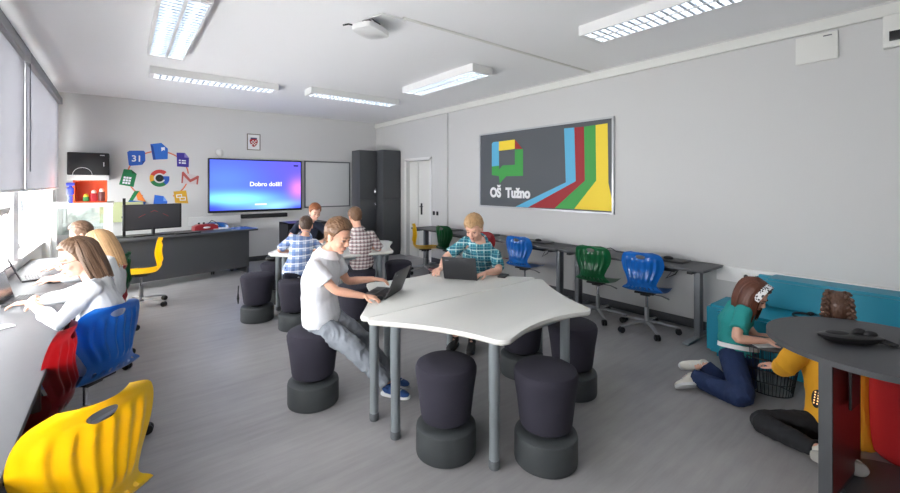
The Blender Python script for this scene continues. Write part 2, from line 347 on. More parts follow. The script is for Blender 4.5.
# ---------------------------------------------------------------- back wall things
def screen_mat():
    m = bpy.data.materials.new('screen_gradient'); m.use_nodes = True; nt = m.node_tree; nt.nodes.clear()
    tc = nt.nodes.new('ShaderNodeTexCoord'); sp = nt.nodes.new('ShaderNodeSeparateXYZ'); nt.links.new(tc.outputs['Generated'], sp.inputs[0])
    def blob(cx, cz, sx, sz):
        o = []
        for out, c, s in ((sp.outputs[0], cx, sx), (sp.outputs[2], cz, sz)):
            a = nt.nodes.new('ShaderNodeMath'); a.operation = 'SUBTRACT'; nt.links.new(out, a.inputs[0]); a.inputs[1].default_value = c
            b = nt.nodes.new('ShaderNodeMath'); b.operation = 'DIVIDE'; nt.links.new(a.outputs[0], b.inputs[0]); b.inputs[1].default_value = s
            c_ = nt.nodes.new('ShaderNodeMath'); c_.operation = 'MULTIPLY'; nt.links.new(b.outputs[0], c_.inputs[0]); nt.links.new(b.outputs[0], c_.inputs[1]); o.append(c_)
        a = nt.nodes.new('ShaderNodeMath'); a.operation = 'ADD'; nt.links.new(o[0].outputs[0], a.inputs[0]); nt.links.new(o[1].outputs[0], a.inputs[1])
        e = nt.nodes.new('ShaderNodeMath'); e.operation = 'POWER'; e.inputs[0].default_value = .37; nt.links.new(a.outputs[0], e.inputs[1]); return e
    cur = None
    prev = nt.nodes.new('ShaderNodeRGB'); prev.outputs[0].default_value = lin((76, 92, 222)) + (1,); cur = prev.outputs[0]
    for (cx, cz, sx, sz), col in [((1.0, .9, .5, .5), (92, 84, 214)), ((.15, .62, .35, .3), (86, 118, 235)), ((.22, .22, .42, .13), (130, 225, 250)), ((.75, .06, .3, .1), (140, 200, 250)), ((.97, .42, .1, .2), (205, 120, 220)), ((.0, .0, .15, .15), (60, 70, 220)), ((1.0, .0, .2, .1), (70, 80, 220))]:
        e = blob(cx, cz, sx, sz); mx = nt.nodes.new('ShaderNodeMix'); mx.data_type = 'RGBA'; nt.links.new(e.outputs[0], mx.inputs[0]); nt.links.new(cur, mx.inputs[6]); mx.inputs[7].default_value = lin(col) + (1,); cur = mx.outputs[2]
    em = nt.nodes.new('ShaderNodeEmission'); nt.links.new(cur, em.inputs[0]); em.inputs[1].default_value = 1.4
    o = nt.nodes.new('ShaderNodeOutputMaterial'); nt.links.new(em.outputs[0], o.inputs[0]); return m
tv = empty('interactive_display', (2.235, YB, 1.045), 0, 'large wall display showing a blue violet welcome screen with white words', 'display')
MB().span((-.91, -.09, 0), (.91, -.001, 1.085), .008).build('bezel', M['black'], tv)
MB().span((-.885, -.093, .045), (.885, -.0905, 1.06)).build('screen', screen_mat(), tv, smooth=False)
EW = emis('screen_white', (250, 250, 255), 1.0)
text_mesh('screen_text', 'Dobro došli!', .125, EW, tv, (.16, -.095, .57), (pi / 2, 0, 0), .0005, .003)
MB().span((-.06, -.0955, .135), (.17, -.0935, .165), .0004).build('screen_caption', EW, tv)
MB().span((.73, -.0955, .96), (.83, -.0935, .99)).build('screen_clock', M['black'], tv)
MB().box((-.88, -.08, -.02), (.09, .02, .04), 0, .004).build('stylus_tray', M['white'], tv)
sb = tag(MB().span((1.92, YB - .12, .91), (2.83, YB - .001, .995), .012).build('soundbar', M['blackm']), 'long black soundbar on the wall under the display', 'soundbar')
wb = empty('whiteboard', (3.78, YB, 1.10), 0, 'plain white board in a grey frame between display and dark cabinets', 'whiteboard')
MB().span((-.53, -.012, 0), (.53, -.001, 1.03)).build('surface', mat('board_white', (222, 224, 224), .3), wb, smooth=False)
fb = MB()
for a, b in [((-.55, -.022, -.02), (.55, -.001, .005)), ((-.55, -.022, 1.02), (.55, -.001, 1.045)), ((-.55, -.022, -.02), (-.525, -.001, 1.045)), ((.525, -.022, -.02), (.55, -.001, 1.045))]: fb.span(a, b)
fb.build('frame', M['leg_grey'], wb, smooth=False)
ca = empty('framed_crest', (2.17, YB, 2.33), 0, 'small framed coat of arms high above the display', 'framed picture')
fb = MB()
for a, b in [((-.13, -.02, 0), (.13, -.001, .015)), ((-.13, -.02, .325), (.13, -.001, .34)), ((-.13, -.02, 0), (-.115, -.001, .34)), ((.115, -.02, 0), (.13, -.001, .34))]: fb.span(a, b)
fb.build('frame', mat('wood_frame', (120, 112, 98), .5), ca, smooth=False)
MB().span((-.12, -.008, .01), (.12, -.001, .33)).build('sheet', M['paper'], ca, smooth=False)
sh = MB(); sh.prism(smoothpoly([(-.065, .07), (.065, .07), (.066, -.02), (0, -.085), (-.066, -.02)], 5), 0, .002); sh.xf(Matrix.Translation((0, -.0085, .155)) @ Matrix.Rotation(pi / 2, 4, 'X')).build('shield', mat('crest_red', (176, 44, 52), .6), ca, smooth=False)
ch = MB()
for i in range(4):
    for j in range(4):
        if (i + j) % 2: ch.box((-.04 + .027 * i, -.0112, .195 - .027 * j), (.025, .001, .025))
ch.build('checker', M['paper'], ca, smooth=False)
cr = MB(); [cr.prism([(x - .014, 0), (x + .014, 0), (x + .011, .03), (x - .011, .03)], 0, .002) for x in (-.05, -.025, 0, .025, .05)]
cr.xf(Matrix.Translation((0, -.0085, .232)) @ Matrix.Rotation(pi / 2, 4, 'X')).build('crown', mat('crest_blue', (70, 70, 110), .6), ca, smooth=False)
tag(MB().ell((1.53, YB - .02, 2.245), (.075, .045, .075)).build('wall_sensor', M['white']), 'round white sensor on wall above the display, at its left', 'sensor')
# stickers: points on back wall from the photo zoom (115,135, scale 6.578)
def bw(x, y):
    px, py = 115 + x / 6.578, 135 + y / 6.578
    v = FW + RT * ((px - CX) / F); t = YB / v.y; return (v.x * t, EYE + (HY - py) / F * t)
def sticker(name, label, layers, z0=.001):
    root = None
    for k, (nm, rgb, P) in enumerate(layers):
        Q = [bw(*p) for p in P]
        ar = sum(Q[i][0] * Q[(i + 1) % len(Q)][1] - Q[(i + 1) % len(Q)][0] * Q[i][1] for i in range(len(Q)))
        if ar < 0: Q = Q[::-1]
        b = MB(); b.prism([(u, v) for u, v in Q], z0 + .002 * k, z0 + .002 * (k + 1))
        b.xf(Matrix(((1, 0, 0, 0), (0, 0, -1, YB), (0, 1, 0, 0), (0, 0, 0, 1))))
        o = b.build(name if k == 0 else nm, mat('st_%d_%d_%d' % rgb, rgb, .5), root, smooth=False)
        if k == 0: root = tag(o, label, 'wall sticker', 'stickers in a ring on the back wall')
    return root
cR = [bw(282 + 205 * 1.0 * cos(a), 265 + 162 * sin(a)) for a in [2 * pi * k / 72 for k in range(72)]]
b = MB()
for k in range(72):
    if (k * 5) % 360 in range(60, 120): continue
    ccx = sum(p[0] for p in cR) / 72; ccz = sum(p[1] for p in cR) / 72
    p, q = cR[k], cR[(k + 1) % 72]
    s_ = .95
    P = [p, q, (ccx + (q[0] - ccx) * s_, ccz + (q[1] - ccz) * s_), (ccx + (p[0] - ccx) * s_, ccz + (p[1] - ccz) * s_)]
    b.prism(P[::-1], 0, .001)
b.xf(Matrix(((1, 0, 0, 0), (0, 0, -1, YB), (0, 1, 0, 0), (0, 0, 0, 1))))
tag(b.build('ring_sticker', mat('coral', (222, 122, 96), .6), smooth=False), 'coral ring line joining the round of wall stickers', 'wall sticker')
Wh = (232, 238, 245)
c31 = sticker('calendar_sticker', 'blue calendar sticker with white number 31, upper left of the ring', [('c', (40, 100, 200), [(80, 112), (95, 103), (188, 103), (198, 112), (200, 170), (180, 196), (98, 203), (90, 195)]),
        ('fold', (30, 70, 150), [(180, 172), (200, 170), (180, 196)])])
q = bw(143, 157); text_mesh('number', '31', .155, M['paper'], c31, (q[0], YB - .004, q[1]), (pi / 2, 0, 0), .001, .003)
sticker('folder_sticker', 'blue document sticker at the top of the ring', [('c', (44, 112, 208), [(232, 60), (305, 52), (348, 90), (347, 158), (250, 163)]), ('fold', (26, 70, 150), [(232, 60), (250, 70), (268, 163), (250, 163)]), ('flag', Wh, [(303, 82), (328, 80), (328, 103), (318, 98), (306, 108)])])
sticker('form_sticker', 'dark violet form sticker at upper right of the ring', [('c', (66, 52, 156), [(405, 116), (460, 118), (487, 150), (485, 212), (408, 207)]), ('fold', (140, 130, 205), [(458, 118), (487, 150), (456, 148)]), ('bar', Wh, [(420, 162), (432, 162), (432, 172), (420, 172)]), ('bar', Wh, [(438, 164), (466, 166), (466, 174), (438, 173)]), ('bar', Wh, [(420, 178), (432, 178), (432, 188), (420, 188)]), ('bar', Wh, [(438, 180), (466, 181), (466, 190), (438, 189)])])
sticker('spreadsheet_sticker', 'green spreadsheet sticker with white grid, left of the ring', [('c', (20, 130, 76), [(58, 224), (108, 228), (143, 256), (122, 342), (26, 325)]), ('fold', (10, 90, 50), [(108, 228), (143, 256), (112, 252)])] +
        [('cell', Wh, [(58 + 18 * i - 4 * j, 272 + 17 * j + 2 * i), (73 + 18 * i - 4 * j, 274 + 17 * j + 2 * i), (70 + 18 * i - 4 * j, 287 + 17 * j + 2 * i), (55 + 18 * i - 4 * j, 285 + 17 * j + 2 * i)]) for i in range(3) for j in range(3)])
sticker('mail_sticker', 'white and red letter M envelope sticker, right of the ring', [('c', (215, 205, 205), [(440, 244), (552, 270), (545, 326), (436, 318)]), ('red', (190, 92, 86), [(440, 244), (450, 240), (496, 292), (546, 266), (552, 272), (545, 326), (535, 324), (538, 290), (494, 312), (450, 268), (446, 316), (436, 316)])])
sticker('slides_sticker', 'yellow slide sticker at lower right of the ring', [('c', (222, 172, 48), [(384, 372), (468, 364), (482, 450), (396, 446)]), ('box', Wh, [(402, 392), (440, 388), (442, 412), (404, 414)]), ('box', (222, 172, 48), [(408, 397), (435, 394), (436, 407), (409, 409)]), ('box', Wh, [(424, 408), (464, 406), (466, 430), (426, 432)]), ('box', (222, 172, 48), [(430, 413), (459, 411), (460, 425), (431, 427)])])
sticker('drive_sticker', 'green, orange and blue triangle sticker at lower left of the ring', [('green', (24, 134, 72), [(128, 368), (160, 368), (112, 440), (86, 440)]), ('orange', (240, 138, 60), [(160, 368), (204, 440), (150, 428), (140, 398)]), ('blue', (40, 96, 190), [(100, 430), (204, 440), (196, 462), (86, 462), (86, 440)])])
sticker('document_sticker', 'blue document sticker at bottom of the ring behind the monitor', [('c', (46, 110, 214), [(260, 394), (320, 402), (345, 436), (340, 480), (250, 470)]), ('fold', (120, 170, 240), [(320, 402), (345, 436), (318, 434)])])
def arc(a0, a1, r0=38, r1=66, n=10):
    A = [radians(a0 + (a1 - a0) * i / n) for i in range(n + 1)]
    return [(293 + r1 * cos(a), 284 - r1 * .86 * sin(a)) for a in A] + [(293 + r0 * cos(a), 284 - r0 * .86 * sin(a)) for a in A[::-1]]
G = sticker('letter_sticker', 'big letter G sticker in four colours at the centre of the ring', [('red', (204, 62, 58), arc(45, 155))])
for nm, rgb, P in [('yellow_arc', (236, 176, 40), arc(155, 205)), ('green_arc', (40, 130, 76), arc(205, 310)), ('blue_arc', (48, 100, 200), arc(310, 352)), ('blue_bar', (48, 100, 200), [(300, 270), (358, 272), (358, 296), (300, 294)]), ('dark_core', (20, 30, 26), arc(0, 359, 0.5, 27, 24))]:
    Q = [bw(*p) for p in P]; ar = sum(Q[i][0] * Q[(i + 1) % len(Q)][1] - Q[(i + 1) % len(Q)][0] * Q[i][1] for i in range(len(Q)))
    if ar < 0: Q = Q[::-1]
    z = .004 if nm == 'dark_core' else .002
    MB().prism(Q, z - .001, z + .001).xf(Matrix(((1, 0, 0, 0), (0, 0, -1, YB), (0, 1, 0, 0), (0, 0, 0, 1)))).build(nm, mat('st_%d_%d_%d' % rgb, rgb, .5), G, smooth=False)
# black wall cabinet in the corner
bc = empty('wall_cabinet', (-.43, YB, 1.77), 0, 'black cabinet panel with thin white ring, high in the back left corner', 'wall cabinet')
MB().span((-.27, -.3, 0), (.26, -.001, .37), .015).build('body', M['blackm'], bc)
MB().span((-.27, -.29, -.09), (.26, -.001, -.001), .004).build('underside_shelf', M['white'], bc)
ringb = MB(); ringb.tube([(-.08 + .12 * cos(a), -.303, .0 + .12 * sin(a)) for a in [pi * k / 24 for k in range(25)]], .003); ringb.build('ring_mark', M['paper'], bc)
MB().box((.17, -.303, .33), (.06, .004, .012)).build('sticker', M['paper'], bc); MB().box((.19, -.303, .18), (.012, .004, .07)).build('sticker', M['paper'], bc)
# tall corner cabinets
def cabinet(c, w, d, h, rz, label, hx):
    r = empty('tall_cabinet', c, rz, label, 'cabinet', 'tall dark corner cabinets')
    MB().span((-w / 2, -d / 2 + .022, 0), (w / 2, d / 2, h), .003).build('body', M['dark'], r)
    for z0, z1, hz in ((.08, 1.27, 1.13), (1.276, h - .02, 1.44)):
        dd = MB().span((-w / 2 + .003, -d / 2, z0), (w / 2 - .003, -d / 2 + .02, z1), .002).build('door', M['dark'], r)
        x = hx * (w / 2 - .05)
        if hx > 0: MB().tube([(x, -d / 2 + .002, hz - .09), (x, -d / 2 - .03, hz - .085), (x, -d / 2 - .035, hz), (x, -d / 2 - .03, hz + .085), (x, -d / 2 + .002, hz + .09)], .007).build('handle', M['chrome'], dd)
    return r
cabinet((4.358, 8.69, 0), .42, .40, 2.38, 0, 'tall dark grey cabinet with two handles, standing at the left of the pair', 1)
cabinet((4.81, 8.56, 0), .46, .70, 2.39, 0, 'tall dark grey cabinet against the right wall, nearest the door', -1)
# ---------------------------------------------------------------- teacher desk
TA = radians(13)
td = empty('teacher_desk', (.93, 8.0, 0), TA, 'long dark grey teacher desk in front of the wall stickers', 'desk')
MB().span((-1.03, -.06, .77), (1.05, .66, .8), .003).build('desktop', M['desk_dark'], td)
MB().span((-.98, .02, .12), (.92, .04, .769)).build('front_panel', M['dark'], td, smooth=False)
for x in (-.97, .91): MB().span((x - .014, .042, 0), (x + .014, .62, .769)).build('side_panel', M['dark'], td, smooth=False)
TD = Matrix.Translation((.93, 8.0, 0)) @ Matrix.Rotation(TA, 4, 'Z')
def tdp(x, y, z=.8): return TD @ V((x, y, z))
p = tdp(-.50, .25); mo = empty('computer_monitor', p, TA, 'wide black monitor seen from behind on the teacher desk', 'monitor')
ms = MB().span((-.39, -.02, .10), (.40, .03, .50), .01).build('screen', M['black'], mo)
bb = MB(); bb.rings([[V((-.36, -.022, .12)), V((.37, -.022, .12)), V((.37, -.022, .49)), V((-.36, -.022, .49))], [V((-.1, -.055, .22)), V((.11, -.055, .22)), V((.11, -.055, .38)), V((-.1, -.055, .38))]]); bb.build('back_shell', mat('gun', (58, 58, 62), .35), mo)
rl = MB()
for sx in (-1, 1): rl.tube([(0.005, -.052, .40), (sx * .13, -.05, .34), (sx * .2, -.042, .30)], .004)
rl.build('red_accent', M['red'], mo)
MB().tube([(0.005, .0, .0), (0.005, 0, .2)], .025).build('stand_neck', M['black'], mo)
MB().prism(smoothpoly([(-.24, -.1), (0, -.06), (.24, -.1), (.26, -.06), (.05, .08), (-.05, .08), (-.26, -.06)]), 0, .02, .003).build('stand_foot', M['black'], mo)
lg = MB()
for k in range(5): lg.box((-.02 + k * .027, -.0238, .158 + .002 * k), (.019, .003, .024 - .002 * (k % 2)))
lg.box((-.13, -.0238, .15), (.05, .003, .01)); lg.build('logo_mark', M['paper'], mo, smooth=False)
p = tdp(-.05, .12); tag(MB().box(p + V((0, 0, .011)), (.36, .12, .02), TA, .004).build('keyboard', M['black']), 'black keyboard lying before the monitor on the teacher desk', 'keyboard')
p = tdp(-.86, .3); mk = empty('microphone_stand', p, TA, 'black upright post with crossbar beside the monitor on teacher desk', 'stand')
MB().box((0, 0, .3), (.035, .03, .6), 0, .003).build('post', M['black'], mk); MB().box((.12, 0, .31), (.3, .018, .03), 0, .003).build('crossbar', M['black'], mk); MB().box((0, 0, .006), (.2, .16, .012), 0, .003).build('foot', M['black'], mk)
p = tdp(.36, .5); rd = empty('red_device', p, TA, 'red box with two knobs and a pale badge on teacher desk', 'device')
b = MB(); b.prism([(-.2, 0), (.2, 0), (.19, .07), (.12, .105), (-.12, .105), (-.19, .07)], -.08, .08, .008); b.xf(Matrix.Rotation(pi / 2, 4, 'X')).build('case', M['red'], rd)
MB().ell((0, -.083, .045), (.06, .006, .018)).build('badge', M['paper'], rd)
for x in (-.1, -.02): MB().lathe([(.018, .1), (.018, .13), (.012, .135)], (x, 0, 0), 16).build('knob', M['black'], rd)
MB().tube([(.05, 0, .1), (.12, .02, .16), (.2, .05, .12), (.3, .05, .02)], .006).build('cable', M['black'], rd)
p = tdp(.62, .5); tag(MB().box(p + V((0, 0, .0055)), (.3, .2, .01), TA, .002).build('paper_stack', M['paper']), 'white papers on the teacher desk beside the red device', 'papers')
tag(MB().box(tdp(.9, .25, .8015), (.36, .5, .002), TA).build('desk_pad', mat('blue_pad', (60, 100, 190), .25), smooth=False), 'blue sheet on the right end of the teacher desk', 'desk mat')
tag(MB().span((1.0, YB - .09, .82), (1.9, YB - .001, .98), .006).build('wall_trunking', M['white']), 'white wall trunking below the display at its left', 'cable trunking')
tag(MB().span((1.0, YB - .05, .3), (1.02, YB - .001, .5)).build('cable_cover', M['white']), 'small white cable cover low on the back wall', 'cable cover')
# white shelf stand in the corner with its things
ws = empty('white_shelf_stand', (-.52, 8.3, 0), 0, 'white shelf stand by the window in the back left corner', 'shelf')
MB().span((-.33, -.5, 1.29), (.42, .3, 1.345), .004).build('top', M['white'], ws)
for x, y in ((-.29, -.45), (.36, -.45), (-.29, .25), (.36, .25)): MB().span((x - .045, y - .045, 0), (x + .045, y + .045, 1.289)).build('leg', M['white'], ws, smooth=False)
MB().span((-.25, .245, .85), (.32, .25, 1.285)).build('glass_panel', glass_mat('case_glass', (.86, .93, .9), .12), ws, smooth=False)
tag(MB().span((-.3, 9.32, .95), (.3, 9.36, 1.3)).build('poster', mat('poster', (190, 196, 150), .6)), 'yellow green leafy poster low behind the white shelf stand', 'poster')
ob = empty('orange_box', (-.37, 8.25, 1.346), 0, 'bright orange open box on the white shelf', 'box')
fb = MB(); fb.span((-.19, .12, 0), (.19, .14, .33)).span((-.19, -.12, 0), (-.17, .12, .33)).span((.17, -.12, 0), (.19, .12, .33)).span((-.19, -.12, .31), (.19, .14, .33)).span((-.19, -.12, 0), (.19, .14, .015))
fb.build('shell', M['orange'], ob, smooth=False)
tf = empty('toy_figure', (-.575, 7.98, 1.346), 0, 'small blue toy figure left of the orange box', 'toy')
tf.scale = (.85, .85, .9); MB().box((0, 0, .06), (.06, .05, .12), 0, .01).box((0, 0, .19), (.09, .06, .12), 0, .015).box((0, 0, .30), (.11, .05, .05), 0, .01).build('body', mat('toyblue', (48, 60, 170), .4), tf); MB().ell((0, 0, .25), (.025, .025, .03)).build('head', mat('toyblue2', (60, 80, 190), .4), tf)
for i, (x, y, h, rgb, lb) in enumerate([(-.42, 8.2, .1, (60, 140, 70), 'small green and yellow toy inside the orange box'), (-.33, 8.18, .17, (205, 50, 60), 'red toy figure inside the orange box'), (-.24, 8.18, .2, (120, 80, 80), 'dull brown toy block inside the orange box')]):
    r = empty('small_toy', (x, y, 1.362), .3 * i, lb, 'toy'); MB().box((0, 0, h * .35), (.07, .06, h * .7), 0, .012).build('body', mat('toy%d' % i, rgb, .5), r); MB().ell((0, 0, h * .8), (.03, .03, .035)).build('head', mat('toyh%d' % i, (236, 220, 200) if i else (230, 210, 60), .5), r)
# ---------------------------------------------------------------- wave tables
def offset_poly(P, d):
    out = []; n = len(P)
    for i in range(n):
        a, b, c = V(P[i - 1]), V(P[i]), V(P[(i + 1) % n]); t = (c - a).normalized(); out.append((b.x + t.y * d, b.y - t.x * d))
    return out
def corner(c, r, a0, a1, n=7): return [(c[0] + r * cos(radians(a0 + (a1 - a0) * i / n)), c[1] + r * sin(radians(a0 + (a1 - a0) * i / n))) for i in range(n + 1)]
def bez(p, q, m, n=10):
    return [tuple((1 - t) ** 2 * V(p) + 2 * t * (1 - t) * V(m) + t * t * V(q)) for t in [i / n for i in range(1, n)]]
def table_outline():
    # straight long side along +y edge (y = 0), short wavy side at y = -.85 ; x -.87..+.87 ; counter-clockwise
    A = corner((.83, -.045), .045, 90, -20)[::-1]
    B = corner((.36, -.76), .075, -95, -10); Bm = corner((-.43, -.76), .075, 190, 275)
    Am = corner((-.83, -.045), .045, 90, 200)
    P = Am + bez(Am[-1], Bm[0], (-.56, -.42)) + Bm + bez(Bm[-1], B[0], (0, -.68)) + B + bez(B[-1], A[0], (.56, -.42)) + A
    return P
def make_table():
    r = empty('wave_table', (0, 0, 0), 0)
    P = table_outline()
    b = MB(); b.prism(P, .737, .76, .004)
    b.build('tabletop', [M['tabletop']], r)
    MB().prism(offset_poly(P, -.004), .7285, .7368, .002).build('edge_layer', M['tabedge'], r)
    for x, y in ((-.73, -.13), (.73, -.13), (-.45, -.73), (.28, -.70)):
        b = MB(); b.lathe([(.030, .03), (.030, .38), (.0325, .385), (.0325, .728)], (x, y, 0), 24)
        l = b.build('leg', M['alu'], r); MB().lathe([(.029, 0), (.033, .006), (.033, .045), (.031, .05)], (x, y, 0), 24).build('leg_foot', M['leg_grey'], l)
    MB().box((0, -.08, .71), (1.3, .03, .03)).box((0, -.7, .71), (.8, .03, .03)).build('under_frame', M['alu'], r, smooth=False)
    return r
tb = make_table()
spots = [((2.095, 2.445, 0), .03, 'white wavy table nearest the camera, its seam against a matching table'),
         ((2.095, 2.455, 0), pi + .03, 'white wavy table carrying the two open laptops'),
         ((2.30, 5.44, 0), .03, 'white wavy table further back, its near half where the plaid shirt boys sit'),
         ((2.31, 5.45, 0), pi + .03, 'white wavy table furthest back, half where the boy in navy sits')]
for i, (l, a, lb) in enumerate(spots):
    o = tb if i == 0 else copy_tree(tb)
    o.location = l; o.rotation_euler.z = a; tag(o, lb, 'table', 'white wavy-edged tables set in pairs')
# ---------------------------------------------------------------- wobble stools
def make_stool():
    r = empty('wobble_stool', (0, 0, 0), 0)
    MB().lathe([(.170, 0), (.180, .006), (.183, .02), (.183, .150), (.179, .166), (.166, .176), (.10, .178), (.075, .172)], n=56).build('base', M['foam'], r)
    MB().lathe([(.075, .17), (.075, .2), (.085, .215)], n=32).build('neck', M['black'], r)
    MB().lathe([(.08, .200), (.13, .203), (.148, .215), (.153, .235), (.170, .38), (.186, .485), (.187, .51), (.178, .532), (.155, .545), (.08, .553), (.01, .555)], n=56).build('seat', M['stool'], r)
    return r
st = make_stool()
SP = [((1.12, 3.06), 'dark stool under the boy in the white polo shirt'), ((1.55, 2.0), 'empty dark stool in the foreground, left of the near table leg'),
      ((1.96, 1.57), 'empty dark stool in the foreground, right of the near table leg'), ((2.76, 1.95), 'empty dark stool half hidden behind the right corner table leg'),
      ((2.70, 2.42), 'dark stool pushed under the near white table'), ((3.02, 3.42), 'dark stool under the teenager in the teal plaid shirt'),
      ((1.27, 5.32), 'empty dark stool near the teacher desk, with a cord hanging beside it'), ((1.66, 5.98), 'dark stool holding a black bag, behind the lone stool'),
      ((1.54, 4.77), 'dark stool under the boy in the blue plaid shirt'), ((2.36, 4.80), 'dark stool under the boy in the red and white plaid shirt'),
      ((2.24, 6.42), 'dark stool under the boy in navy behind the far table'), ((3.02, 4.98), 'empty dark stool at right side of the far table'),
      ((1.96, 4.13), 'empty dark stool seen between the polo boy and his laptop')]
for i, (p, lb) in enumerate(SP):
    o = st if i == 0 else copy_tree(st)
    o.location = (p[0], p[1], 0); o.rotation_euler.z = 2.4 * i + 2; tag(o, lb, 'stool', 'dark wobble stools around the tables')
bag = tag(MB().ell((1.66, 5.98, .605), (.13, .09, .05)).tube([(1.6, 5.95, .63), (1.63, 5.93, .69), (1.70, 5.93, .69), (1.72, 5.95, .63)], .01).build('black_bag', M['black']), 'small black bag lying on a stool behind the far table leg', 'bag')
tag(MB().tube([(1.06, 5.30, .44), (1.055, 5.29, .36), (1.05, 5.27, .30), (1.05, 5.26, .24)], [.006, .006, .014, .006]).build('hanging_strap', M['black']), 'thin black strap hanging down beside the lone stool', 'strap')
# ---------------------------------------------------------------- swivel chairs
def shell_pt(u, s):
    "u -1..1 across, s 0..1 from seat front to backrest top; front is +y"
    P = [(.24, .425, .16), (.22, .447, .20), (.13, .455, .22), (.0, .448, .225), (-.10, .450, .218), (-.17, .465, .21), (-.212, .498, .19), (-.228, .545, .150), (-.218, .61, .168), (-.205, .69, .205), (-.207, .76, .218), (-.222, .83, .208), (-.235, .872, .178), (-.24, .892, .11)]
    n = len(P) - 1; x = min(max(s * n, 0), n - 1e-6); i = int(x); t = x - i
    g = lambda k: V(P[max(0, min(n, k))])
    p0, p1, p2, p3 = g(i - 1), g(i), g(i + 1), g(i + 2)
    y, z, w = .5 * ((2 * p1) + (p2 - p0) * t + (2 * p0 - 5 * p1 + 4 * p2 - p3) * t * t + (3 * p1 - p0 - 3 * p2 + p3) * t ** 3)
    back = min(1, max(0, (s - .38) / .12)); seat = 1 - back
    y += back * .055 * u * u * (1 if s < .95 else 1) ; z += seat * .018 * u ** 4
    rib = 0
    if s > .56:
        k = min(1, (s - .56) / .05) * min(1, max(0, (.86 - s) / .06)) * (1 if abs(u) < .78 else max(0, (.9 - abs(u)) / .12))
        y += .0065 * k * cos(u * 7.2 * pi); y -= .018 * k * (1 - u * u)
    return V((u * w, y, z))
def shell(s0, s1, nu, ns, holes, name, mt, parent, th=.009):
    bm = bmesh.new(); uv = {}; g = []
    for j in range(ns + 1):
        row = []
        for i in range(nu + 1):
            v = bm.verts.new((0, 0, 0)); uv[v] = [-1 + 2 * i / nu, s0 + (s1 - s0) * j / ns]; row.append(v)
        g.append(row)
    faces = []
    for j in range(ns):
        for i in range(nu): faces.append(bm.faces.new((g[j][i], g[j][i + 1], g[j + 1][i + 1], g[j + 1][i])))
    for (cu, cs, ru, rs) in holes:
        kill = [f for f in bm.faces if sum(1 for v in f.verts if ((uv[v][0] - cu) / ru) ** 2 + ((uv[v][1] - cs) / rs) ** 2 < 1) >= 3]
        bmesh.ops.delete(bm, geom=kill, context='FACES')
        for v in bm.verts:
            if v.is_boundary and abs(uv[v][0]) < .99:
                e = sqrt(((uv[v][0] - cu) / ru) ** 2 + ((uv[v][1] - cs) / rs) ** 2)
                if .55 < e < 1.5: uv[v][0] = cu + (uv[v][0] - cu) / e; uv[v][1] = cs + (uv[v][1] - cs) / e
    for v in [v for v in bm.verts if not v.link_faces]: bm.verts.remove(v)
    for v in bm.verts: v.co = shell_pt(*uv[v])
    bmesh.ops.solidify(bm, geom=bm.faces[:], thickness=th)
    m = MB(); m.bm.free(); m.bm = bm
    return m.build(name, mt, parent)
def make_chair(mt):
    r = empty('swivel_chair', (0, 0, 0), 0)
    shell(0, .42, 24, 20, [], 'seat', mt, r)
    holes = [(0, .868, .24, .036)] + [(x, .485, .06, .022) for x in (-.72, -.48, -.24, 0, .24, .48, .72)]
    shell(.415, 1, 56, 60, holes, 'backrest', mt, r)
    MB().box((0, -.0, .432), (.2, .22, .02), 0, .006).box((0, 0, .41), (.1, .14, .03), 0, .006).build('seat_plate', M['black'], r)
    MB().lathe([(.014, .24), (.014, .40)], n=16).build('gas_lift', M['chrome'], r); MB().lathe([(.03, .07), (.03, .12), (.024, .14), (.024, .26), (.02, .265)], n=20).build('column', M['base'], r)
    MB().tube([(.03, .02, .405), (.14, .03, .40), (.22, .03, .375)], [.006, .006, .009]).build('lever', M['leg_grey'], r)
    for k in range(5):
        a = 2 * pi * k / 5 + .3; d = V((cos(a), sin(a), 0))
        MB().tube([d * .02 + V((0, 0, .105)), d * .1 + V((0, 0, .105)), d * .24 + V((0, 0, .083)), d * .315 + V((0, 0, .072))], [.026, .024, .018, .015], n=12, flat=.6, side=d.cross(V((0, 0, 1)))).build('base_leg', M['base'], r)
        c = MB(); e = V((-d.y, d.x, 0)); p = d * .31 + V((0, 0, .0325))
        rot = V((0, 0, 1)).rotation_difference(e).to_matrix().to_4x4()
        for s in (-1, 1): c.lathe([(.008, -.009), (.025, -.009), (.028, -.004), (.028, .004), (.025, .009), (.008, .009)], (0, 0, 0), 18).xf(Matrix.Translation((0, 0, 0))) if 0 else None
        for s in (-1, 1):
            q = p + e * s * .015; n = 18
            c.rings([[q + e * h + (d * cos(2 * pi * i / n) + V((0, 0, 1)) * sin(2 * pi * i / n)) * rr for i in range(n)] for rr, h in [(.026, -.012), (.032, -.007), (.032, .007), (.026, .012)]])
        c.box(p + V((0, 0, .022)), (.03, .03, .02), a, .004); c.build('caster', M['black'], r)
    return r
CH = {k: make_chair(M[k]) for k in ('blue', 'green', 'red', 'yellow')}
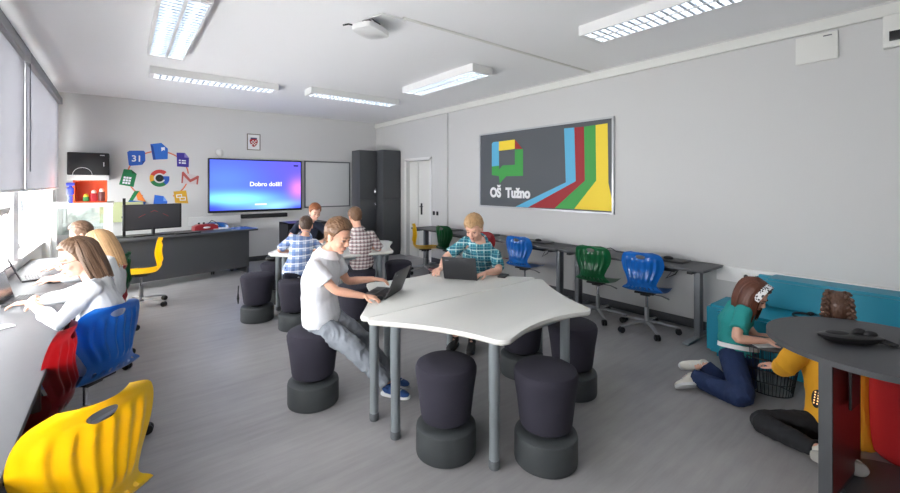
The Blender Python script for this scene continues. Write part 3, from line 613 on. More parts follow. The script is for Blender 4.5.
# (x, y, facing angle: 0 = faces +y, colour, label)
CP = [(4.55, 2.25, -1.40, 'blue', 'bright blue swivel chair at wall desk nearest the turquoise sofa'),
      (4.55, 2.85, -1.40, 'green', 'green swivel chair at the wall desk next to the nearer blue chair'),
      (4.53, 4.00, -1.42, 'blue', 'blue swivel chair at the wall desk just right of the teal shirt teenager'),
      (4.56, 4.72, -1.5, 'red', 'red swivel chair at wall desk mostly hidden behind the teal shirt teenager'),
      (4.60, 5.80, -1.5, 'green', 'green swivel chair at the far end of the wall desks, beside a yellow one'),
      (4.36, 6.25, -2.15, 'yellow', 'yellow swivel chair at far end of the wall desks near the door'),
      (.20, 6.86, 1.50, 'yellow', 'yellow swivel chair seen side-on before the teacher desk'),
      (-.17, 2.02, .56, 'yellow', 'big yellow chair back cut off at the bottom left corner'),
      (-.42, 2.93, 1.45, 'red', 'red chair at the window table between the yellow chair and white top girl'),
      (-.175, 3.385, .78, 'blue', 'blue swivel chair under the girl in the white top'),
      (-.20, 4.80, 1.5, 'red', 'red chair under the blond girl at the window table'),
      (-.16, 5.62, 1.4, 'green', 'green chair under the furthest girl at the window table'),
      (1.35, 8.75, 2.9, 'blue', 'chair behind the teacher desk, only its castors showing')]
used = set()
for x, y, a, c, lb in CP:
    o = CH[c] if c not in used else copy_tree(CH[c]); used.add(c)
    o.location = (x, y, 0); o.rotation_euler.z = a; tag(o, lb, 'chair', 'colourful plastic swivel chairs')
# ---------------------------------------------------------------- wall desks at right
def wall_desk(y0, y1, label, first=None):
    L = y1 - y0
    if first: r = copy_tree(first); r.location = (4.75, (y0 + y1) / 2, 0); return tag(r, label, 'desk', 'grey wall desks in a row')
    r = empty('wall_desk', (4.75, (y0 + y1) / 2, 0), 0, label, 'desk', 'grey wall desks in a row')
    MB().span((-.26, -L / 2, .735), (.27, L / 2, .76), .003).build('desktop', M['desk_dark'], r)
    for s in (-1, 1):
        y = s * (L / 2 - .14)
        l = MB().span((-.045, y - .03, .03), (.045, y + .03, .70), .004).build('leg', M['leg_grey'], r)
        MB().prism([(-.32, -.03), (.24, -.03), (.24, .03), (-.32, .03)], .002, .03, .008).xf(Matrix.Translation((0, y, 0))).build('foot', M['alu'], l)
        MB().box((0, y, .715), (.46, .05, .025), 0, .003).build('bracket', M['blackm'], l)
    MB().box((0, 0, .715), (.06, L - .4, .03)).build('beam', M['blackm'], r)
    MB().tube([(.05, -L / 2 + .35, .70), (.06, -L / 2 + .4, .62), (.06, -L / 2 + .5, .56), (.04, -L / 2 + .42, .66), (.1, -L / 2 + .6, .69)], .006).box((.0, -L / 2 + .5, .685), (.18, .3, .03), 0, .005).build('cable_tray', M['black'], r)
    return r
wd = wall_desk(1.66, 3.40, 'grey wall desk nearest the sofa with blue and green chairs')
wall_desk(3.42, 5.16, 'grey wall desk in the middle of the row behind the teal shirt teenager', wd)
wall_desk(5.18, 6.92, 'grey wall desk at the far end near the door', wd)
for i, (x, y, a, lb) in enumerate([(4.82, 2.10, 0, 'closed black laptop on the wall desk nearest the sofa'), (4.82, 3.95, 0, 'closed black laptop on the wall desk behind the blue chair'),
                               (4.82, 5.05, .1, 'closed black laptop on the wall desk behind the red chair'), (4.82, 6.0, 0, 'closed black laptop on the farthest wall desk')]):
    r = empty('closed_laptop', (x, y, .7605), a, lb, 'laptop', 'closed laptops on the wall desks')
    MB().span((-.11, -.16, 0), (.11, .16, .012), .004).build('body', M['laptop'], r); MB().span((-.108, -.158, .0125), (.11, .158, .020), .004).build('lid', M['laptop'], r)
def mouse(p, a, label, m_=None):
    b = MB(); b.ell((0, 0, .012), (.03, .052, .022)); 
    for v in b.bm.verts: v.co.z = max(v.co.z, .0)
    b.xf(Matrix.Translation(p) @ Matrix.Rotation(a, 4, 'Z')); return tag(b.build('computer_mouse', m_ or M['black']), label, 'mouse')
mouse((4.80, 2.13, .782), .3, 'black mouse on top of the closed laptop nearest the sofa')
mouse((4.80, 3.98, .782), .3, 'black mouse on top of the closed laptop behind the blue chair')
mouse((4.82, 3.0, .761), .3, 'black mouse on the wall desk behind the green chair')
tag(MB().tube([(4.88, 3.0, .765), (4.92, 2.9, .80), (4.9, 2.8, .765), (4.93, 2.72, .765)], .005).build('mouse_cable', M['black']), 'black cable loop on the wall desk behind the green chair', 'cable')
# ---------------------------------------------------------------- open laptops
def open_laptop(p, a, label, lean=108, w=.30, d=.21, mt='laptop'):
    "p hinge centre on the table, keyboard extends towards local +y"
    r = empty('open_laptop', p, a, label, 'laptop', 'open black laptops')
    MB().span((-w / 2, 0, 0), (w / 2, d, .014), .004).build('base', M[mt], r)
    k = MB()
    for i in range(12):
        for j in range(5): k.box((-w / 2 + .025 + i * (w - .05) / 11, .035 + j * .019, .0145), (.018, .014, .003))
    k.box((0, .165, .0143), (.09, .055, .0015)); k.build('keyboard', M['key'], r, smooth=False)
    l = MB(); l.span((-w / 2, -.008, 0), (w / 2, 0, d), .003); l.xf(Matrix.Translation((0, .0, .012)) @ Matrix.Rotation(radians(lean - 90), 4, 'X')); lo = l.build('lid', M[mt], r)
    s = MB(); s.span((-w / 2 + .012, .0005, .015), (w / 2 - .012, .0015, d - .012)); s.xf(Matrix.Translation((0, .0, .012)) @ Matrix.Rotation(radians(lean - 90), 4, 'X')); s.build('screen', mat('screen_off', (30, 32, 36), .2), lo, smooth=False)
    g = MB(); g.box((-w * .36, -.0086, d - .03), (.035, .001, .008)); g.xf(Matrix.Translation((0, .0, .012)) @ Matrix.Rotation(radians(lean - 90), 4, 'X')); g.build('badge', M['leg_grey'], lo, smooth=False)
    return r
open_laptop((1.655, 2.80, .7605), radians(36), 'open black laptop in front of the boy in the white polo shirt', 112)
open_laptop((2.385, 2.865, .7605), radians(-55), 'open black laptop with lid to camera before the teal shirt teenager', 108, .31)
open_laptop((-.66, 4.42, .7505), radians(-95), 'dark open laptop at the left picture edge on the window table', 105)
open_laptop((-.72, 5.36, .7505), radians(-80), 'open laptop with lit keyboard before the blond girl', 112)
tag(MB().box((2.78, 2.72, .7685), (.075, .15, .012), radians(-60), .005).build('mobile_phone', M['blackm']), 'dark mobile phone lying by the teenager elbow on white table', 'phone')
# ---------------------------------------------------------------- window table
wt = empty('window_table', (-.55, 4.2, 0), 0, 'long dark grey table along the windows at left', 'table')
MB().span((-.28, -3.4, .725), (.27, 2.55, .75), .003).build('tabletop', M['desk_dark'], wt)
for y in (-3.3, -1.2, .9, 2.45):
    for x in (-.22, .2): MB().span((x - .02, y - .02, 0), (x + .02, y + .02, .724), .002).build('leg', M['leg_grey'], wt)
MB().span((-.25, -3.3, .66), (-.23, 2.5, .72)).build('rail', M['leg_grey'], wt)
for i, (x, y, z, sx, sy, a, rgb, lb) in enumerate([(-.6, 3.63, .752, .16, .09, .5, (225, 225, 225), 'white booklet at the left edge of the window table'),
        (-.60, 6.15, .752, .22, .3, .4, (238, 240, 245), 'white paper sheets at the far end of the window table'), (-.5, 6.45, .752, .21, .3, -.3, (225, 228, 240), 'second set of papers at the far end of the window table')]):
    tag(MB().box((x, y, z + .003), (sx, sy, .006), a).build('paper_sheets', mat('pp%d' % i, rgb, .7), smooth=False), lb, 'papers')
mouse((-.47, 5.02, .751), 1.2, 'black mouse under the blond girl hand on the window table')
tag(MB().tube([(-.75, 4.9, .86), (-.8, 5.2, .88), (-.79, 5.5, .87)], .008).build('window_cable', M['black']), 'black cable lying along the window sill', 'cable')
# tilted open sash at left edge
sw = empty('tilted_sash', (-.93, 4.55, .9), 0, 'white window sash tilted open into the room at left', 'window sash')
b = MB(); b.span((-.02, -.55, 0), (.02, .55, .06)).span((-.02, -.55, .5), (.02, .55, .56)).span((-.02, -.55, 0), (.02, -.49, .56)).span((-.02, .49, 0), (.02, .55, .56))
b.xf(Matrix.Rotation(radians(18), 4, 'Y')); b.build('frame', M['white'], sw, smooth=False)
b = MB().span((-.003, -.5, .05), (.003, .5, .51)); b.xf(Matrix.Rotation(radians(18), 4, 'Y')); b.build('pane', M['glass'], sw, smooth=False)
MB().tube([(.16, .45, .5), (.02, .35, .02)], .006).build('stay_arm', M['leg_grey'], sw)
# ---------------------------------------------------------------- sofa
so = empty('turquoise_sofa', (4.7, .1, 0), 0, 'long low turquoise sofa along the right wall', 'sofa')
def rbox(a, b, bev, nm, mt, par, seg=5):
    m = MB(); a = V(a); b = V(b)
    r_ = bmesh.ops.create_cube(m.bm, size=1); bmesh.ops.transform(m.bm, matrix=Matrix.Translation((a + b) / 2) @ Matrix.Diagonal((b.x - a.x, b.y - a.y, b.z - a.z, 1)), verts=r_['verts'])
    vert = [e for e in m.bm.edges if abs(e.verts[0].co.z - e.verts[1].co.z) > .01]
    bmesh.ops.bevel(m.bm, geom=vert, offset=bev, segments=8, affect='EDGES')
    rest = [e for e in m.bm.edges if abs(e.verts[0].co.z - e.verts[1].co.z) < 1e-4 and len(e.link_faces) == 2 and abs(abs(e.link_faces[0].normal.z) - abs(e.link_faces[1].normal.z)) > .5]
    bmesh.ops.bevel(m.bm, geom=rest, offset=.025, segments=4, affect='EDGES')
    return m.build(nm, mt, par)
rbox((-.42, .55, .02), (.30, 1.50, .47), .13, 'seat_module', M['teal_l'], so)
rbox((-.42, -1.6, .02), (.30, .54, .47), .05, 'seat_module', M['teal_l'], so)
rbox((.03, -1.6, .475), (.33, 1.23, .74), .10, 'back_cushion', M['teal_l'], so)
# red pouf
rp = empty('red_pouf', (3.66, .19, 0), 0, 'red round pouf cut by the right picture edge', 'pouf')
MB().lathe([(.20, .005), (.215, .02), (.22, .05), (.22, .40), (.212, .44), (.19, .462), (.15, .47), (.01, .472)], n=56).build('body', M['redfab'], rp)
# round table
rt = empty('round_table', (3.2, .32, 0), 0, 'dark round table with panel leg at the right foreground', 'table')
P = [(.485 * cos(2 * pi * i / 90), .485 * sin(2 * pi * i / 90)) for i in range(90)]
MB().prism(P, .724, .752, .003).build('tabletop', M['desk_dark'], rt)
# round table legs, base
def slab(p, q, z0, z1, th, bev=.002):
    p = V(p); q = V(q); d = q - p; a = atan2(d.y, d.x); c = (p + q) / 2
    return MB().box((c.x, c.y, (z0 + z1) / 2), (d.length, th, z1 - z0), a, bev)
O = V((3.2, .32, 0))
b = slab((2.79 - 3.2, .47 - .32), (3.25 - 3.2, .425 - .32), .03, .723, .055); b.build('panel_leg', M['dark'], rt, smooth=False)
b = slab((2.80 - 3.2, .443 - .32), (3.24 - 3.2, .398 - .32), .05, .70, .004); b.build('red_face', mat('dark_red_sheet', (120, 34, 28), .35), rt, smooth=False)  # thin dark red sheet over the inner face of the panel leg
slab((2.95 - 3.2, .4 - .32), (3.10 - 3.2, .385 - .32), .45, .66, .012).build('slot', M['black'], rt, smooth=False)
slab((2.95 - 3.2, -.0 - .32), (3.4 - 3.2, .05 - .32), .03, .723, .055).build('panel_leg', M['dark'], rt, smooth=False)
MB().prism([(-.05 + .29 * cos(2 * pi * i / 60), -.11 + .29 * sin(2 * pi * i / 60)) for i in range(60)], .0, .03, .003).build('base_plate', M['dark'], rt)
def tz(px, py, z):
    dep = (EYE - z) * F / (py - HY); return at(px, py, dep)
# black headset on the round table
p = tz(850, 343, .752); hs = empty('black_headset', p, -YAW - .2, 'black headset device with strap lying on the round table', 'headset')
b = MB(); b.rings([[V((x * sx, y * sy - .0, z)) for x, y in [(cos(2 * pi * i / 28), sin(2 * pi * i / 28)) for i in range(28)]] for sx, sy, z in [(.09, .03, .0), (.125, .05, .012), (.15, .062, .03), (.152, .064, .042), (.12, .05, .052)]]); b.build('shell', M['black'], hs)
MB().ell((-.06, 0, .053), (.055, .03, .008)).build('pad', M['blackm'], hs)
MB().ell((.05, .01, .062), (.03, .02, .02)).ell((.09, -.005, .055), (.035, .02, .02)).build('clip', M['black'], hs)
MB().tube([(.10, 0, .03), (.17, -.03, .012), (.2, -.02, .01), (.19, .02, .012), (.14, .04, .03)], .009).build('strap', M['blackm'], hs)
# wire basket table between the girls
wbk = empty('wire_basket', (3.98, 1.0, 0), .2, 'black wire basket standing on the floor between the two girls', 'basket')
b = MB(); n = 40
def rr_(i, s): a = 2 * pi * i / n; return V((.165 * s * cos(a), .20 * s * sin(a), 0))
for i in range(n): b.tube([rr_(i, .72) + V((0, 0, .01)), rr_(i, 1) + V((0, 0, .36))], .0025, n=5)
for z, s in ((.01, .72), (.1, .79), (.19, .86), (.28, .94), (.36, 1)): b.tube([rr_(i, s) + V((0, 0, z)) for i in range(n + 1)], .004, n=6)
b.build('wire_cage', M['black'], wbk)
MB().prism([tuple(rr_(i, .97))[:2] for i in range(n)], .362, .372, .002).build('lid', M['dark'], wbk)
tag(MB().box((3.92, 1.06, .3765), (.2, .14, .006), .9).build('white_sheet', M['paper'], smooth=False), 'white paper on the wire basket under the teal shirt girl hand', 'paper')
hp = empty('headphones', (4.62, .92, .474), 0, 'dark headphones lying on the turquoise sofa seat', 'headphones')
MB().tube([(.09 * cos(a), .07 * sin(a), .008) for a in [pi * k / 12 for k in range(-2, 15)]], .008).build('band', M['blackm'], hp)
for sx in (-1, 1): MB().ell((.1 * sx, -.03, .014), (.03, .025, .014)).build('ear_cup', M['black'], hp)
# charging trolley behind the boy in navy
ct = empty('charging_trolley', (2.58, 7.55, 0), 0, 'black open trolley behind the boy in navy', 'trolley')
b = MB(); b.span((-.35, -.25, .06), (-.32, .25, .94)).span((.32, -.25, .06), (.35, .25, .94)).span((-.35, -.25, .91), (.35, .25, .94)).span((-.35, -.25, .06), (.35, .25, .09)).span((-.32, -.24, .5), (.32, .24, .52)).span((-.32, .22, .09), (.32, .25, .91)); b.build('body', M['black'], ct, smooth=False)
for x in (-.3, .3):
    for y in (-.2, .2): MB().ell((x, y, .03), (.012, .03, .03)).build('caster', M['black'], ct)
tag(MB().box((1.66, 5.40, .7635), (.21, .3, .006), .5).build('paper_sheets', M['paper'], smooth=False), 'white papers lying on the left corner of the far wavy table', 'papers')
# ================================================================ people
def sm(m, name, mt, parent, vox, smooth=3, disp=None, mats=None, face=None):
    "voxel-union the pieces in an MB into one smooth skin"
    me = bpy.data.meshes.new(name); bmesh.ops.recalc_face_normals(m.bm, faces=m.bm.faces); m.bm.to_mesh(me); m.bm.free()
    o = bpy.data.objects.new(name, me); COL.objects.link(o)
    r = o.modifiers.new('r', 'REMESH'); r.mode = 'VOXEL'; r.voxel_size = vox; r.use_smooth_shade = True
    if smooth: s = o.modifiers.new('s', 'SMOOTH'); s.factor = .5; s.iterations = smooth
    bpy.context.view_layer.update()
    nm = bpy.data.meshes.new_from_object(o.evaluated_get(bpy.context.evaluated_depsgraph_get()))
    o.modifiers.clear(); o.data = nm; bpy.data.meshes.remove(me); nm.name = name
    nm.materials.clear()
    for x in (mats or [mt]): nm.materials.append(x)
    if disp:
        
        cs = [v.co.copy() for v in nm.vertices]; ns = [v.normal.copy() for v in nm.vertices]; fl = []
        for c_, n_ in zip(cs, ns): fl.extend(c_ + n_ * disp(c_))
        nm.vertices.foreach_set('co', fl); nm.update()
    if face:
        for p in nm.polygons: p.material_index = face(p.center)
    nm.polygons.foreach_set('use_smooth', [True] * len(nm.polygons))
    o.parent = parent
    return o
def ik(a, c, l1, l2, pole):
    a = V(a); c = V(c); d = c - a; L = d.length; mx = (l1 + l2) * .995
    if L > mx: c = a + d * (mx / L); d = c - a; L = mx
    x = (l1 * l1 - l2 * l2 + L * L) / (2 * L); h = sqrt(max(0, l1 * l1 - x * x)); u = d / L
    p = V(pole); p = (p - u * p.dot(u)).normalized()
    return a + u * x + p * h, c
def loft(m, pts, lat, ab, n=24, cap=True):
    "elliptical rings along pts; lat = lateral direction(s); ab = (half width, half depth)"
    rs = []
    for i, p in enumerate(pts):
        p = V(p); t = (V(pts[min(i + 1, len(pts) - 1)]) - V(pts[max(0, i - 1)])).normalized()
        l = V(lat[i] if isinstance(lat, list) else lat); l = (l - t * l.dot(t)).normalized(); d = t.cross(l)
        a, b = ab[i]
        rs.append([p + l * a * cos(2 * pi * k / n) + d * b * sin(2 * pi * k / n) for k in range(n)])
    m.rings(rs, cap=cap)
def limb(m, pts, rad, n=16, sub=4):
    "smooth round limb through joints"
    P = [V(p) for p in pts]; out = []; R = []
    for i in range(len(P) - 1):
        for k in range(sub):
            t = k / sub; out.append(P[i].lerp(P[i + 1], t)); R.append(rad[i] + (rad[i + 1] - rad[i]) * t)
    out.append(P[-1]); R.append(rad[-1])
    q = out[:]
    for _ in range(2):
        for i in range(1, len(out) - 1): q[i] = (out[i - 1] + out[i] * 2 + out[i + 1]) / 4
        out = q[:]
    m.tube(out, R, n=n)
def frame(fwd, up):
    f = V(fwd).normalized(); l = V(up).cross(f).normalized(); u = f.cross(l).normalized()
    return f, l, u      # forward, left, up
def rotm(f, l, u): return Matrix(((l.x, f.x, u.x, 0), (l.y, f.y, u.y, 0), (l.z, f.z, u.z, 0), (0, 0, 0, 1)))   # local x=left,y=fwd,z=up
SKIN = mat('skin', (226, 172, 146), .5, var=.05, vscale=20, spec=.35)
LIP = mat('lips', (206, 140, 124), .45)
SKINP = mat('skin_pale', (222, 174, 152), .5, var=.05, vscale=20, spec=.35)
EYEW = mat('eye_white', (206, 200, 196), .3); IRIS = mat('iris', (58, 44, 34), .2)
def head(m, c, f, l, u, s):
    R = rotm(f, l, u); P = lambda x, y, z: c + (l * x + f * y + u * z) * s
    E = lambda x, y, z, a, b, d: m.ell(P(x, y, z), (a * s, b * s, d * s), R, 24, 16)
    E(0, -.012, .028, .075, .093, .088)       # cranium
    E(0, .020, -.020, .064, .070, .082)       # face
    E(0, .030, -.070, .044, .050, .040)       # jaw
    E(0, .066, -.098, .021, .020, .016)       # chin
    E(0, .072, .018, .050, .018, .013)        # brow
    for sx in (-1, 1):
        E(sx * .036, .056, -.034, .024, .026, .024)   # cheeks
        E(sx * .076, -.008, -.012, .010, .020, .032)  # ears
        E(sx * .081, -.014, .002, .006, .016, .018)
    m.tube([P(0, .078, .012), P(0, .093, -.014), P(0, .104, -.031)], [.008 * s, .010 * s, .0125 * s], n=10)   # nose
    E(0, .097, -.035, .017, .012, .009)
    E(0, .086, -.060, .022, .010, .005); E(0, .084, -.071, .019, .010, .006)     # lips
    return P
def hand(m, w, d, n, s, curl=.5, side=1, spread=.1):
    "w wrist, d pointing direction, n back-of-hand normal, side +1: thumb towards n x d"
    d = V(d).normalized(); n = V(n); n = (n - d * n.dot(d)).normalized(); t = n.cross(d) * side
    loft(m, [w - d * .01 * s, w + d * .02 * s, w + d * .055 * s, w + d * .088 * s], t, [(.024 * s, .019 * s), (.032 * s, .016 * s), (.039 * s, .015 * s), (.036 * s, .011 * s)], n=16)
    for i, (off, L) in enumerate([(.028, .068), (.0095, .078), (-.0095, .073), (-.028, .057)]):
        b = w + d * .080 * s + t * off * s; L *= s; a = spread * (1.2 - i * .8); dd = (d + t * a).normalized(); pts = [b]; ang = .15 + curl * .45
        for q, fr in enumerate((.42, .32, .26)):
            v = dd * cos(ang) - n * sin(ang); pts.append(pts[-1] + v * L * fr); ang += curl * .8
        m.tube(pts + [pts[-1] + (pts[-1] - pts[-2]).normalized() * .004 * s], [.0085 * s, .0080 * s, .0075 * s, .0065 * s, .003 * s], n=8)
    b = w + d * .022 * s + t * .026 * s; p1 = b + (d * .55 + t * .75 - n * .3).normalized() * .034 * s; p2 = p1 + (d * .85 + t * .3 - n * .35).normalized() * .028 * s; p3 = p2 + (d * 1 - n * .3).normalized() * .022 * s
    m.tube([b - d * .008 * s, b, p1, p2, p3], [.010 * s, .013 * s, .0105 * s, .009 * s, .005 * s], n=8)
def plaid(name, base, c1, c2, c3, sc=16, lat=(1, 0)):
    m = bpy.data.materials.new(name); m.use_nodes = True; nt = m.node_tree; b = nt.nodes['Principled BSDF']; b.inputs['Roughness'].default_value = .85
    tc = nt.nodes.new('ShaderNodeTexCoord'); sp = nt.nodes.new('ShaderNodeSeparateXYZ'); nt.links.new(tc.outputs['Object'], sp.inputs[0])
    def M2(op, a, v=None, bsock=None):
        n = nt.nodes.new('ShaderNodeMath'); n.operation = op; nt.links.new(a, n.inputs[0])
        if v is not None: n.inputs[1].default_value = v
        if bsock is not None: nt.links.new(bsock, n.inputs[1])
        return n.outputs[0]
    ax = M2('ADD', M2('MULTIPLY', sp.outputs[0], lat[0]), bsock=M2('MULTIPLY', sp.outputs[1], lat[1]))
    cur = nt.nodes.new('ShaderNodeRGB'); cur.outputs[0].default_value = lin(base) + (1,); cur = cur.outputs[0]
    for src in (ax, sp.outputs[2]):
        for fr, ph, th, col, al in ((sc, 0, .5, c1, .55), (sc * 2, .25, .78, c2, .5), (sc, .55, .86, c3, .8)):
            w = M2('FRACT', M2('ADD', M2('MULTIPLY', src, fr), ph + 10)); g = M2('MULTIPLY', M2('GREATER_THAN', w, th), al)
            mx = nt.nodes.new('ShaderNodeMix'); mx.data_type = 'RGBA'; nt.links.new(g, mx.inputs[0]); nt.links.new(cur, mx.inputs[6]); mx.inputs[7].default_value = lin(col) + (1,); cur = mx.outputs[2]
    nt.links.new(cur, b.inputs['Base Color']); return m
def folds(amp, fr=9, st=(1, 1, .55), seed=0):
    def f(co):
        q = V((co.x * st[0], co.y * st[1], co.z * st[2])) * fr + V((seed, seed * 2, 0))
        return amp * (noise.noise(q) + .6 * (1 - 2 * abs(noise.noise(q * 1.9))) - .3) + amp * .3 * noise.noise(q * 4)
    return f
def shoe(par, ank, toe_dir, s, mu, ms, name='shoe', down=V((0, 0, -1))):
    d = V(toe_dir).normalized(); dn = V(down); dn = (dn - d * dn.dot(d)).normalized(); side = d.cross(dn)
    a = V(ank)
    m = MB(); loft(m, [a - d * .045 * s + dn * .02 * s, a - d * .02 * s + dn * .02 * s, a + d * .03 * s + dn * .03 * s, a + d * .09 * s + dn * .045 * s, a + d * .15 * s + dn * .052 * s, a + d * .175 * s + dn * .056 * s], side,
                   [(.022 * s, .030 * s), (.034 * s, .045 * s), (.036 * s, .042 * s), (.040 * s, .030 * s), (.036 * s, .022 * s), (.018 * s, .012 * s)])
    m.tube([a + d * .0 * s - dn * .02 * s, a + dn * .02 * s], [.036 * s, .040 * s], n=16)
    o = sm(m, name, mu, par, .005, 2)
    m = MB(); out = [(-.06, .0), (-.05, .026), (0, .034), (.06, .038), (.12, .042), (.165, .034), (.185, .0), (.165, -.030), (.12, -.036), (.06, -.032), (0, -.032), (-.05, -.026)]
    q = [tuple(v) for v in smoothpoly(out, 3)]
    m.prism([(x * s, y * s) for x, y in q], 0, .022 * s, .004 * s)
    m.xf(Matrix.Translation(a + dn * .058 * s) @ Matrix(((d.x, side.x, dn.x, 0), (d.y, side.y, dn.y, 0), (d.z, side.z, dn.z, 0), (0, 0, 0, 1)))); m.build('sole', ms, o)
    m = MB()
    for k in range(4):
        p = a + d * (.045 + .022 * k) * s - dn * (.012 - .011 * k) * s; m.tube([p - side * .02 * s + dn * .006 * s, p - dn * .003 * s, p + side * .02 * s + dn * .006 * s], .003 * s, n=6)
    m.build('laces', ms, o)
    return o
def person(label, pel, shc, hd, pf, sf, hf, k, hk, hands, legs, top, bottom, skin=None, hair=None, vox=.006, sleeve='short', hup=(0, 0, 1), shirt_amp=.006, opts={}):
    """pel pelvis, shc shoulder centre, hd head centre; pf/sf/hf forward directions of pelvis, shoulders, head.
    hands: [(left wrist, dir, normal, pole, curl), (right ...)]; legs: [(left ankle, pole, toe dir), (right ...)]"""
    skin = skin or SKIN
    pel, shc, hd = V(pel), V(shc), V(hd)
    root = empty('person', (pel.x, pel.y, opts.get('base', 0)), 0, label, 'person')
    off = V((pel.x, pel.y, opts.get('base', 0)))
    T = lambda p: V(p) - off
    pel, shc, hd = T(pel), T(shc), T(hd)
    spine = (shc - pel).normalized()
    _, pl, _ = frame(pf, spine); _, sl, _ = frame(sf, spine); sfv = sl.cross(spine) ; sfv = -sfv if sfv.dot(V(sf)) < 0 else sfv
    pfv = pl.cross(spine); pfv = -pfv if pfv.dot(V(pf)) < 0 else pfv
    f, l, u = frame(hf, hup)
    neck = hd - u * .085 * hk - f * .022 * hk
    SHW = .155 * k * opts.get('shw', 1); sh = [shc + sl * SHW, shc - sl * SHW]; hip = [pel + pl * .085 * k - spine * .02, pel - pl * .085 * k - spine * .02]
    slump = opts.get('slump', .03) * k
    mid = pel.lerp(shc, .33) - pfv * slump; mid2 = pel.lerp(shc, .68) - sfv * slump * .8
    sp = [pel - spine * .09 * k, pel, mid, mid2, shc - spine * .03 * k, shc + spine * .045 * k, neck.lerp(shc + spine * .05 * k, .4)]
    lats = [pl, pl, pl.lerp(sl, .4), sl, sl, sl, sl]
    ab = [(.13, .085), (.155, .110), (.130, .098), (.150, .108), (.165, .092), (.095, .065), (.052, .052)]
    ab = [(a * k, b * k) for a, b in ab]
    body = MB(); loft(body, sp, lats, ab)
    body.tube([shc + spine * .0 * k, neck, hd - f * .015 * hk], [.052 * hk, .046 * hk, .048 * hk], n=16)
    HP = head(body, hd, f, l, u, hk)
    arms = []; ws = []
    for i in (0, 1):
        w, d, n, pole, curl = hands[i]; w = T(w); e, w = ik(sh[i], w, .275 * k, .245 * k, pole)
        limb(body, [sh[i] - sl * (1 if i == 0 else -1) * .03 * k, sh[i].lerp(e, .35), e, e.lerp(w, .35), w], [.046 * k, .043 * k, .035 * k, .036 * k, .024 * k])
        dd = V(d) if d is not None else (w - e).normalized()
        hand(body, w, dd, n, max(k, .86) * opts.get('hs', 1), curl, 1 if i == 0 else -1)   # palm down: left thumb towards the right
        arms.append((e, w))
    lg = []
    for i in (0, 1):
        a, pole, toe = legs[i][:3]; a = T(a); kn, a = ik(hip[i], a, .415 * k, .40 * k, pole)
        limb(body, [hip[i], hip[i].lerp(kn, .4), kn, kn.lerp(a, .35), a], [.085 * k, .078 * k, .055 * k, .052 * k, .034 * k])
        loft(body, [a + V((0, 0, .0)), a + V(toe).normalized() * .08 * k + V((0, 0, -.03)) * k], V(toe).cross(V((0, 0, 1))) if abs(V(toe).normalized().z) < .9 else V((1, 0, 0)), [(.03 * k, .03 * k), (.025 * k, .02 * k)], n=12)
        lg.append((kn, a))
    lipc = HP(0, .095, -.065)
    def fc(c): return 1 if ((c - lipc).length < .0225 * hk and abs((c - lipc).dot(u)) < .0085 * hk and (c - hd).dot(f) > .08 * hk) else 0
    bo = sm(body, 'body', skin, root, vox, 2, mats=[skin, LIP], face=fc)
    # eyes + brows
    for sx in (-1, 1):
        e = MB().ell(HP(sx * .031, .074, -.003), (.0125 * hk, .010 * hk, .0062 * hk), rotm(f, l, u)).build('eye', EYEW, root)
        MB().ell(HP(sx * .031, .0825, -.005), (.0055 * hk, .003 * hk, .0055 * hk), rotm(f, l, u)).build('iris', IRIS, e)
        lid = MB(); lid.tube([HP(sx * .016, .083, .000), HP(sx * .030, .087, .003), HP(sx * .046, .079, -.001)], .0034 * hk, n=6); lid.build('eyelid', mat('lid', (150, 100, 84), .6), e)
        if hair: MB().tube([HP(sx * .013, .090, .018), HP(sx * .032, .090, .0235), HP(sx * .050, .076, .017)], [.002 * hk, .0036 * hk, .002 * hk], n=6).build('eyebrow', hair[0], root)
    # shirt
    g = .014 * k
    s = MB(); so_ = opts.get('hem', .06) * k
    P2 = [pel - spine * so_, pel, mid, mid2, shc - spine * .03 * k, shc + spine * .047 * k, (shc + spine * .05 * k).lerp(neck, .38)]
    A2 = [(.158, .118), (.166, .122), (.145, .112), (.163, .12), (.178, .104), (.112, .082), (.062, .060)]
    w_ = opts.get('loose', 1.0)
    loft(s, P2, lats, [(a * k * (w_ if i < 4 else 1) + .002, b * k * (w_ if i < 4 else 1) + .002) for i, (a, b) in enumerate(A2)])
    for i in (0, 1):
        e, w = arms[i]; q = -1 if i == 0 else 1
        if sleeve == 'short': pts = [sh[i] + sl * q * .045 * k, sh[i], sh[i].lerp(e, .35), sh[i].lerp(e, opts.get('sl', .68))]; rr = [.055 * k, .060 * k, .060 * k, .064 * k]
        else: pts = [sh[i] + sl * q * .045 * k, sh[i], sh[i].lerp(e, .5), e, e.lerp(w, .5), e.lerp(w, opts.get('cuff', .9))]; pf_ = opts.get('puff', 1); rr = [.055 * k, .060 * k, .056 * k * pf_, .049 * k * pf_, .046 * k * pf_, .036 * k]
        s.tube(pts, rr, n=18)
    fs = folds(shirt_amp, 9, seed=len(label)); fk = 'top'
    so2 = sm(s, opts.get('topname', 'shirt'), top, root, .009 if vox > .005 else .007, 2, disp=fs)
